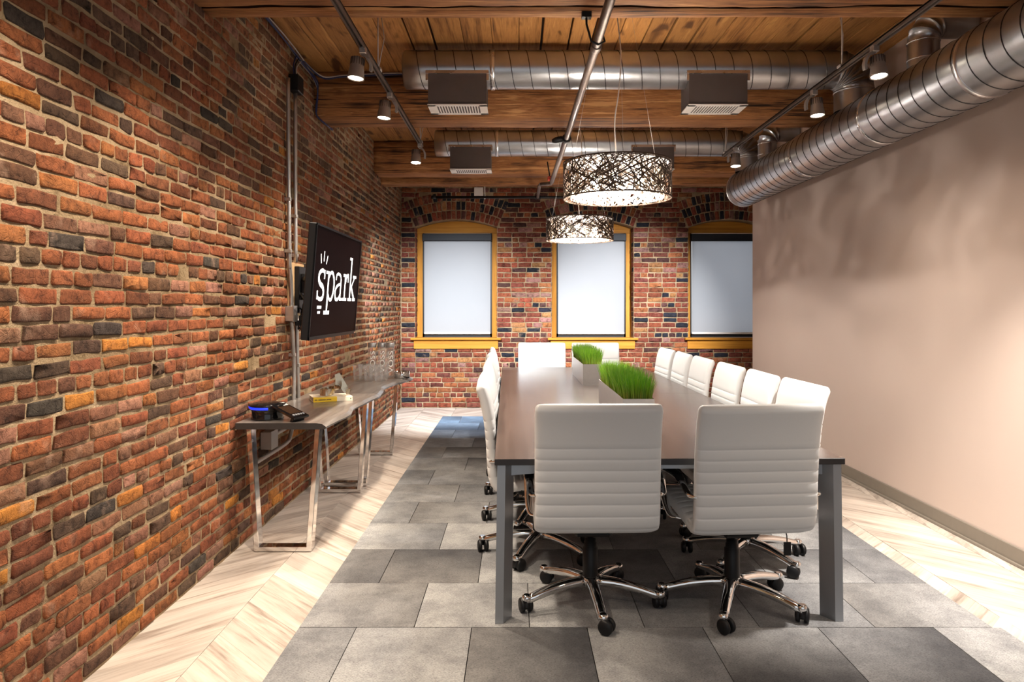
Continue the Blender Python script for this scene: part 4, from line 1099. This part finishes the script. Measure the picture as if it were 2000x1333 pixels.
def takeoff(y, label):
    t = thing('vertical_duct', label, 'duct', (0, 0, 0), 0, 'short vertical ducts rising from the main duct')
    r = .088; mb = MB(); mb.lathe([(r, 0), (r, .17)], (DX, y, DZ+.15), 'Z', 28, caps=False); elbow(mb, (DX+.11, y, DZ+.32), r, .11, PI, PI/2, ((1, 0, 0), (0, 0, 1)), 4)
    mb.lathe([(r, 0), (r, .17)], (DX+.11, y, DZ+.43), 'X', 28, caps=False); mb.obj('duct_pipe', GALV, t)
    for zz in (DZ+.21, DZ+.315):
        mb = MB(); ring_band(mb, (DX, y, zz), 'Z', r, .008, .004, 28); mb.obj('joint_band', GALVB, t)
takeoff(4.27, 'short vertical duct and elbow rising from the near part of the main duct')
takeoff(6.93, 'short vertical duct and elbow rising from the far part of the main duct')

# ------------------------------------------------------------------ lighting tracks and spot heads
def track(x, y0, y1, label, rods):
    t = thing('lighting_track', label, 'lighting track', (0, 0, 0), 0, 'ceiling lighting tracks')
    mb = MB(); z = 2.85
    mb.box(x-.017, x-.007, y0, y1, z-.010, z+.012); mb.box(x+.007, x+.017, y0, y1, z-.010, z+.012); mb.box(x-.017, x+.017, y0, y1, z+.004, z+.014); mb.box(x-.017, x+.017, y1, y1+.012, z-.012, z+.015)
    mb.obj('track_rail', TRACKM, t)
    for y in rods:
        mb = MB(); mb.tube([(x, y, z+.01), (x, y, ZC+.01)], .004, 8); mb.tube([(x, y, z+.012), (x+.03, y+.05, ZC-.2), (x, y+.06, ZC+.01)], .003, 6); mb.obj('hanger', GREYC, t)
        mb = MB(); mb.box(x-.022, x+.022, y-.025, y+.025, z+.008, z+.026, b=.003); mb.obj('clamp', GREYC, t)
track(-.86, .2, 6.42, 'dark ceiling lighting track on the brick wall side', [1.9, 4.43, 6.36])
track(1.98, .2, 6.86, 'dark ceiling lighting track on the beige wall side', [1.9, 4.37, 6.80])
def spot_head(x, y, target, label, power, col=WARM, size=120, side=-1, proto=[None], off=-.035, beam=None):
    z = 2.845; o = thing('track_spotlight', label, 'spotlight', (x, y, z), 0, 'adjustable spotlights on the tracks')
    mb = MB(); mb.box(-.018, .018, -.022, .022, -.034, .004, b=.003); mb.obj('adapter', CONDUIT, o)
    hc = Vector((off, 0, -.115)); d = (Vector(target)-(Vector((x, y, z))+hc)).normalized()
    M = Matrix.Translation(hc) @ d.to_track_quat('Z', 'Y').to_matrix().to_4x4()
    # arched arm
    s = 1 if off < 0 else -1; rings = []
    for i in range(13):
        a = PI*.5-PI*.62*i/12; c_ = Vector((off*.6+s*.055*math.cos(a)+s*.012, 0, -.105+.070*math.sin(a)))
        wd = .020-.006*abs(i/6-1)
        rings.append([c_+Vector((0, sy*wd, 0))+Vector((math.cos(a)*s, 0, math.sin(a)))*sr for sy, sr in ((-1, -.007), (1, -.007), (1, .007), (-1, .007))])
    mb = MB(); mb.loft(rings, sm=False); mb.obj('arm', LAMPM, o)
    mb = MB(); prof = [(.0, -.062), (.030, -.062), (.034, -.056), (.036, -.03), (.043, .02), (.047, .050), (.0475, .056), (.044, .057), (.042, .050), (.0, .048)]
    mb.lathe(prof, (0, 0, 0), 'Z', 28, M=M, caps=False); hd = mb.obj('lamp_head', LAMPM, o)
    mb = MB()
    for k in range(16):
        a = 2*PI*k/16; mb.box(-.0016, .0016, .030, .040, -.060, -.018, M=M @ Matrix.Rotation(a, 4, 'Z'))
    mb.obj('cooling_fins', TRACKM, hd)
    mb = MB(); mb.lathe([(.0, .0500), (.042, .0500), (.042, .0515), (.0, .053)], (0, 0, 0), 'Z', 24, M=M, caps=False); mb.obj('lens', DISC, hd)
    l = spot(Vector((x, y, z))+hc+d*.075, beam or target, power, col, size)
    return o
spot_head(-.86, 4.00, (-1.15, 3.85, 0), 'first spotlight from the front on the brick wall side track', 185, beam=(-.98, 4.2, 0))
spot_head(-.86, 4.84, (-1.12, 4.7, 0), 'second spotlight from the front on the brick wall side track', 185, beam=(-.92, 5.2, 0))
spot_head(-.86, 6.34, (-.90, 6.05, 0), 'third spotlight from the front on the brick wall side track', 1900, (.90, .95, 1.0), 66, beam=(-.72, 9.95, .38))  # light turned away from the head's own aim, added to brighten the window wall
spot_head(1.98, 3.97, (2.05, 3.6, 0), 'first spotlight from the front on the beige wall side track', 42, off=.02)
spot_head(1.98, 4.78, (2.05, 4.5, 0), 'second spotlight from the front on the beige wall side track', 42, off=.02)
spot_head(1.98, 6.50, (1.96, 6.2, 0), 'third spotlight from the front on the beige wall side track', 1750, (.95, .97, 1.0), 50, off=.0, beam=(1.45, 9.95, 1.15))  # same added turn: head points down, its light goes to the window wall

# ------------------------------------------------------------------ lattice pendant lamps
def pendant(x, y, zb, label, seed, scale=1.0):
    Rr, H = .331*scale, .217*scale; rr = random.Random(seed)
    t = thing('pendant_lamp', label, 'lamp', (x, y, zb), 0, 'lattice drum pendant lamps')
    def lattice(rad, n, w0, w1, mats, name, th=.0016):
        mb = MB()
        for k in range(n):
            a0 = rr.uniform(0, 2*PI); typ = rr.random(); dl = rr.uniform(.25, 1.5)*rr.choice((-1, 1)); z0, z1 = 0, H
            if typ < .25: z0 = rr.uniform(0, H*.3); z1 = rr.uniform(H*.7, H); 
            if typ > .8: dl = rr.uniform(-.12, .12)
            cv = rr.uniform(-.25, .25); wd = rr.uniform(w0, w1); ns = 9; Ro = rad+rr.uniform(-.0015, .0015); oi = []; ii = []
            px = None
            pts = []
            for i in range(ns+1):
                s = i/ns; pts.append((a0+dl*s+cv*math.sin(PI*s), z0+(z1-z0)*s))
            for i in range(ns+1):
                p = pts[i]; q = pts[min(i+1, ns)]; o_ = pts[max(i-1, 0)]; tx, tz = (q[0]-o_[0])*rad, q[1]-o_[1]; L = math.hypot(tx, tz) or 1
                nx, nz = -tz/L*wd/2/rad, tx/L*wd/2
                for s in (1, -1):
                    aa, zz = p[0]+s*nx, clamp(p[1]+s*nz, 0, H)
                    oi.append(((Ro+th)*math.cos(aa), (Ro+th)*math.sin(aa), zz)); ii.append((Ro*math.cos(aa), Ro*math.sin(aa), zz))
            f = [(2*i, 2*i+1, 2*i+3, 2*i+2) for i in range(ns)]
            mb.add(oi, f, 0); mb.add(ii, [tuple(reversed(g)) for g in f], 1)
        o = mb.obj(name, mats, t, fix=False); o['kind'] = 'stuff'; return o
    lattice(Rr, 270, .0028, .0056, [BRONZE, BRONZE], 'outer_lattice')
    lattice(Rr-.045, 260, .003, .006, [PALEST, PALEST], 'inner_lattice')
    for zz in (0, H):
        mb = MB(); mb.lathe([(Rr-.003, zz-.004), (Rr+.003, zz-.004), (Rr+.003, zz+.004), (Rr-.003, zz+.004), (Rr-.003, zz-.004)], n=64, caps=False); mb.obj('rim_hoop', BRONZE, t)
    mb = MB(); mb.lathe([(.0, H*.62), (.045, H*.62), (.05, H*.66), (.05, H*.86), (.02, H*.92), (.02, H), (.0, H)], n=20, caps=False); 
    for k in range(6):
        a = 2*PI*k/6+.3; mb.tube([(.04*math.cos(a), .04*math.sin(a), H*.74), (.12*math.cos(a), .12*math.sin(a), H*.74), (.165*math.cos(a), .165*math.sin(a), H*.66)], .006, 8)
    for k in range(3):
        a = 2*PI*k/3; mb.tube([(.02, 0, H*.97), (Rr*math.cos(a), Rr*math.sin(a), H)], .004, 6)
    mb.obj('bulb_hub', CHROME, t)
    mb = MB(); mb.lathe([(.0, H-.012), (Rr-.012, H-.012), (Rr-.012, H-.009), (.0, H-.009)], n=48, caps=False); mb.obj('diffuser_plate', OPAL, t)
    for k in range(6):
        a = 2*PI*k/6+.3; bx, by, bz = .165*math.cos(a), .165*math.sin(a), H*.52
        mb = MB(); mb.lathe([(.0, -.026), (.010, -.024), (.018, -.012), (.020, 0), (.016, .014), (.008, .024), (.0, .026)], (bx, by, bz), n=14, caps=False); mb.obj('bulb', BULB, t)
        if k % 2 == 0:
            l = bpy.data.lights.new('bulb_light', 'POINT'); l.energy = 46; l.color = NEUT; l.shadow_soft_size = .014
            lo = bpy.data.objects.new('bulb_light', l); C.objects.link(lo); lo.location = (x+bx*.75, y+by*.75, zb+bz-.03)
    mb = MB()
    for k in range(70):
        a = rr.uniform(0, 2*PI); q = rr.uniform(.06, Rr-.07); s = rr.uniform(.006, .011); cx, cy, cz = q*math.cos(a), q*math.sin(a), rr.uniform(.012, H*.7)
        mb.add([(cx+s, cy, cz), (cx, cy+s, cz), (cx-s, cy, cz), (cx, cy-s, cz), (cx, cy, cz+s*1.3), (cx, cy, cz-s*1.3)], [(0, 1, 4), (1, 2, 4), (2, 3, 4), (3, 0, 4), (1, 0, 5), (2, 1, 5), (3, 2, 5), (0, 3, 5)])
    o = mb.obj('crystal_drops', GLASS, t, fix=False); o['kind'] = 'stuff'
    mb = MB(); zc = ZC-zb
    mb.tube(smooth_path([(.0, 0, H*.95), (-.015, 0, H+.25), (.01, 0, H+.45), (.02, -.02, H+.68), (-.01, 0, zc)], 6), .004, 8); mb.obj('power_cord', GREYC, t)
    for k in range(3):
        a = 2*PI*k/3+.5; mb = MB(); mb.tube([(Rr*.95*math.cos(a), Rr*.95*math.sin(a), H), (.10*math.cos(a), .10*math.sin(a), zc)], .0006, 5); mb.obj('suspension_wire', CONDUIT, t)
    mb = MB(); mb.lathe([(.0, zc-.03), (.06, zc-.028), (.065, zc), (.0, zc)], n=24, caps=False); mb.obj('ceiling_rose', BRONZE, t)
pendant(.618, 4.43, 2.07, 'nearer and larger looking lattice drum pendant over the table', 3)
pendant(.618, 7.08, 2.057, 'farther lattice drum pendant in front of the middle window', 8)

# ------------------------------------------------------------------ sprinkler pipes and small ceiling things
sp = thing('sprinkler_pipe', 'bare metal sprinkler pipe running lengthwise under the beams with a black coupling', 'pipe')
mb = MB(); mb.tube([(.432, .2, 2.80), (.42, 3.9, 2.79), (.40, 5.9, 2.77), (.372, 7.72, 2.745)], .0235, 16); mb.obj('pipe_run', PIPE, sp)
mb = MB(); mb.lathe([(.028, 3.79), (.029, 3.80), (.029, 3.85), (.028, 3.86)], (.422, 0, 2.79), 'Y', 16); mb.obj('pipe_joint', PIPE, sp)
mb = MB(); mb.lathe([(.030, 5.80), (.036, 5.81), (.036, 5.86), (.030, 5.87)], (.402, 0, 2.771), 'Y', 18); mb.tube([(.40, 5.84, 2.77), (.36, 5.84, 2.768), (.31, 5.84, 2.758), (.285, 5.84, 2.752)], [.02, .026, .024, .014], 14)
mb.obj('black_coupling', BLACK, sp)
mb = MB(); mb.tube([(.372, 7.72, 2.745), (.365, 7.76, 2.735), (.33, 7.78, 2.735), (.255, 7.80, 2.735)], .020, 12); mb.tube([(.255, 7.80, 2.735), (.245, 7.9, 2.735), (.255, 8.85, 2.755)], .018, 12); mb.obj('end_elbow', PIPE, sp)
mb = MB(); mb.tube([(.352, 7.68, 2.79), (.325, 7.70, 2.96)], .007, 8); mb.obj('valve_stem', BLACK, sp)
mb = MB(); mb.box(.325, .380, 7.655, 7.70, 2.752, 2.800, b=.008); o = mb.obj('sprinkler_tee', REDV, sp); o['label'] = 'red sprinkler fitting'
for y in (3.72,):
    mb = MB(); mb.tube([(.36, y, 2.925), (.36, y, 2.87), (.385, y, 2.78), (.42, y, 2.762), (.455, y, 2.78), (.44, y, 2.825)], .006, 8); mb.box(.335, .385, y-.02, y+.02, 2.90, 2.93); mb.obj('pipe_hanger', BLACK, sp)
bp = thing('cross_pipe', 'thin black pipe running across above the arched windows', 'pipe')
mb = MB(); mb.tube([(-1.03, 8.86, 2.757), (1.9, 8.86, 2.757)], .018, 12); mb.obj('pipe_run', BLACK, bp)
mb = MB(); mb.lathe([(.022, -.03), (.022, .03)], (-1.03, 8.86, 2.757), 'X', 12); mb.lathe([(.024, .22), (.024, .29)], (0, 8.86, 2.757), 'X', 12); mb.obj('pipe_fitting', BLACK, bp)
mb = MB(); mb.tube([(-.40, 8.86, 2.74), (-.40, 8.86, 2.98)], .007, 8); mb.lathe([(.011, 2.735), (.013, 2.76), (.011, 2.79)], (-.40, 8.86, 0), 'Z', 10); mb.obj('hanger', WHITEP, bp)
mb = MB(); mb.box(-.595, -.468, YB-.055, YB-.012, 2.935, 3.055, b=.006); o = mb.obj('sensor_box', WHITEP); tag(o, 'white square sensor box high on the brick between timber and arch', 'sensor')
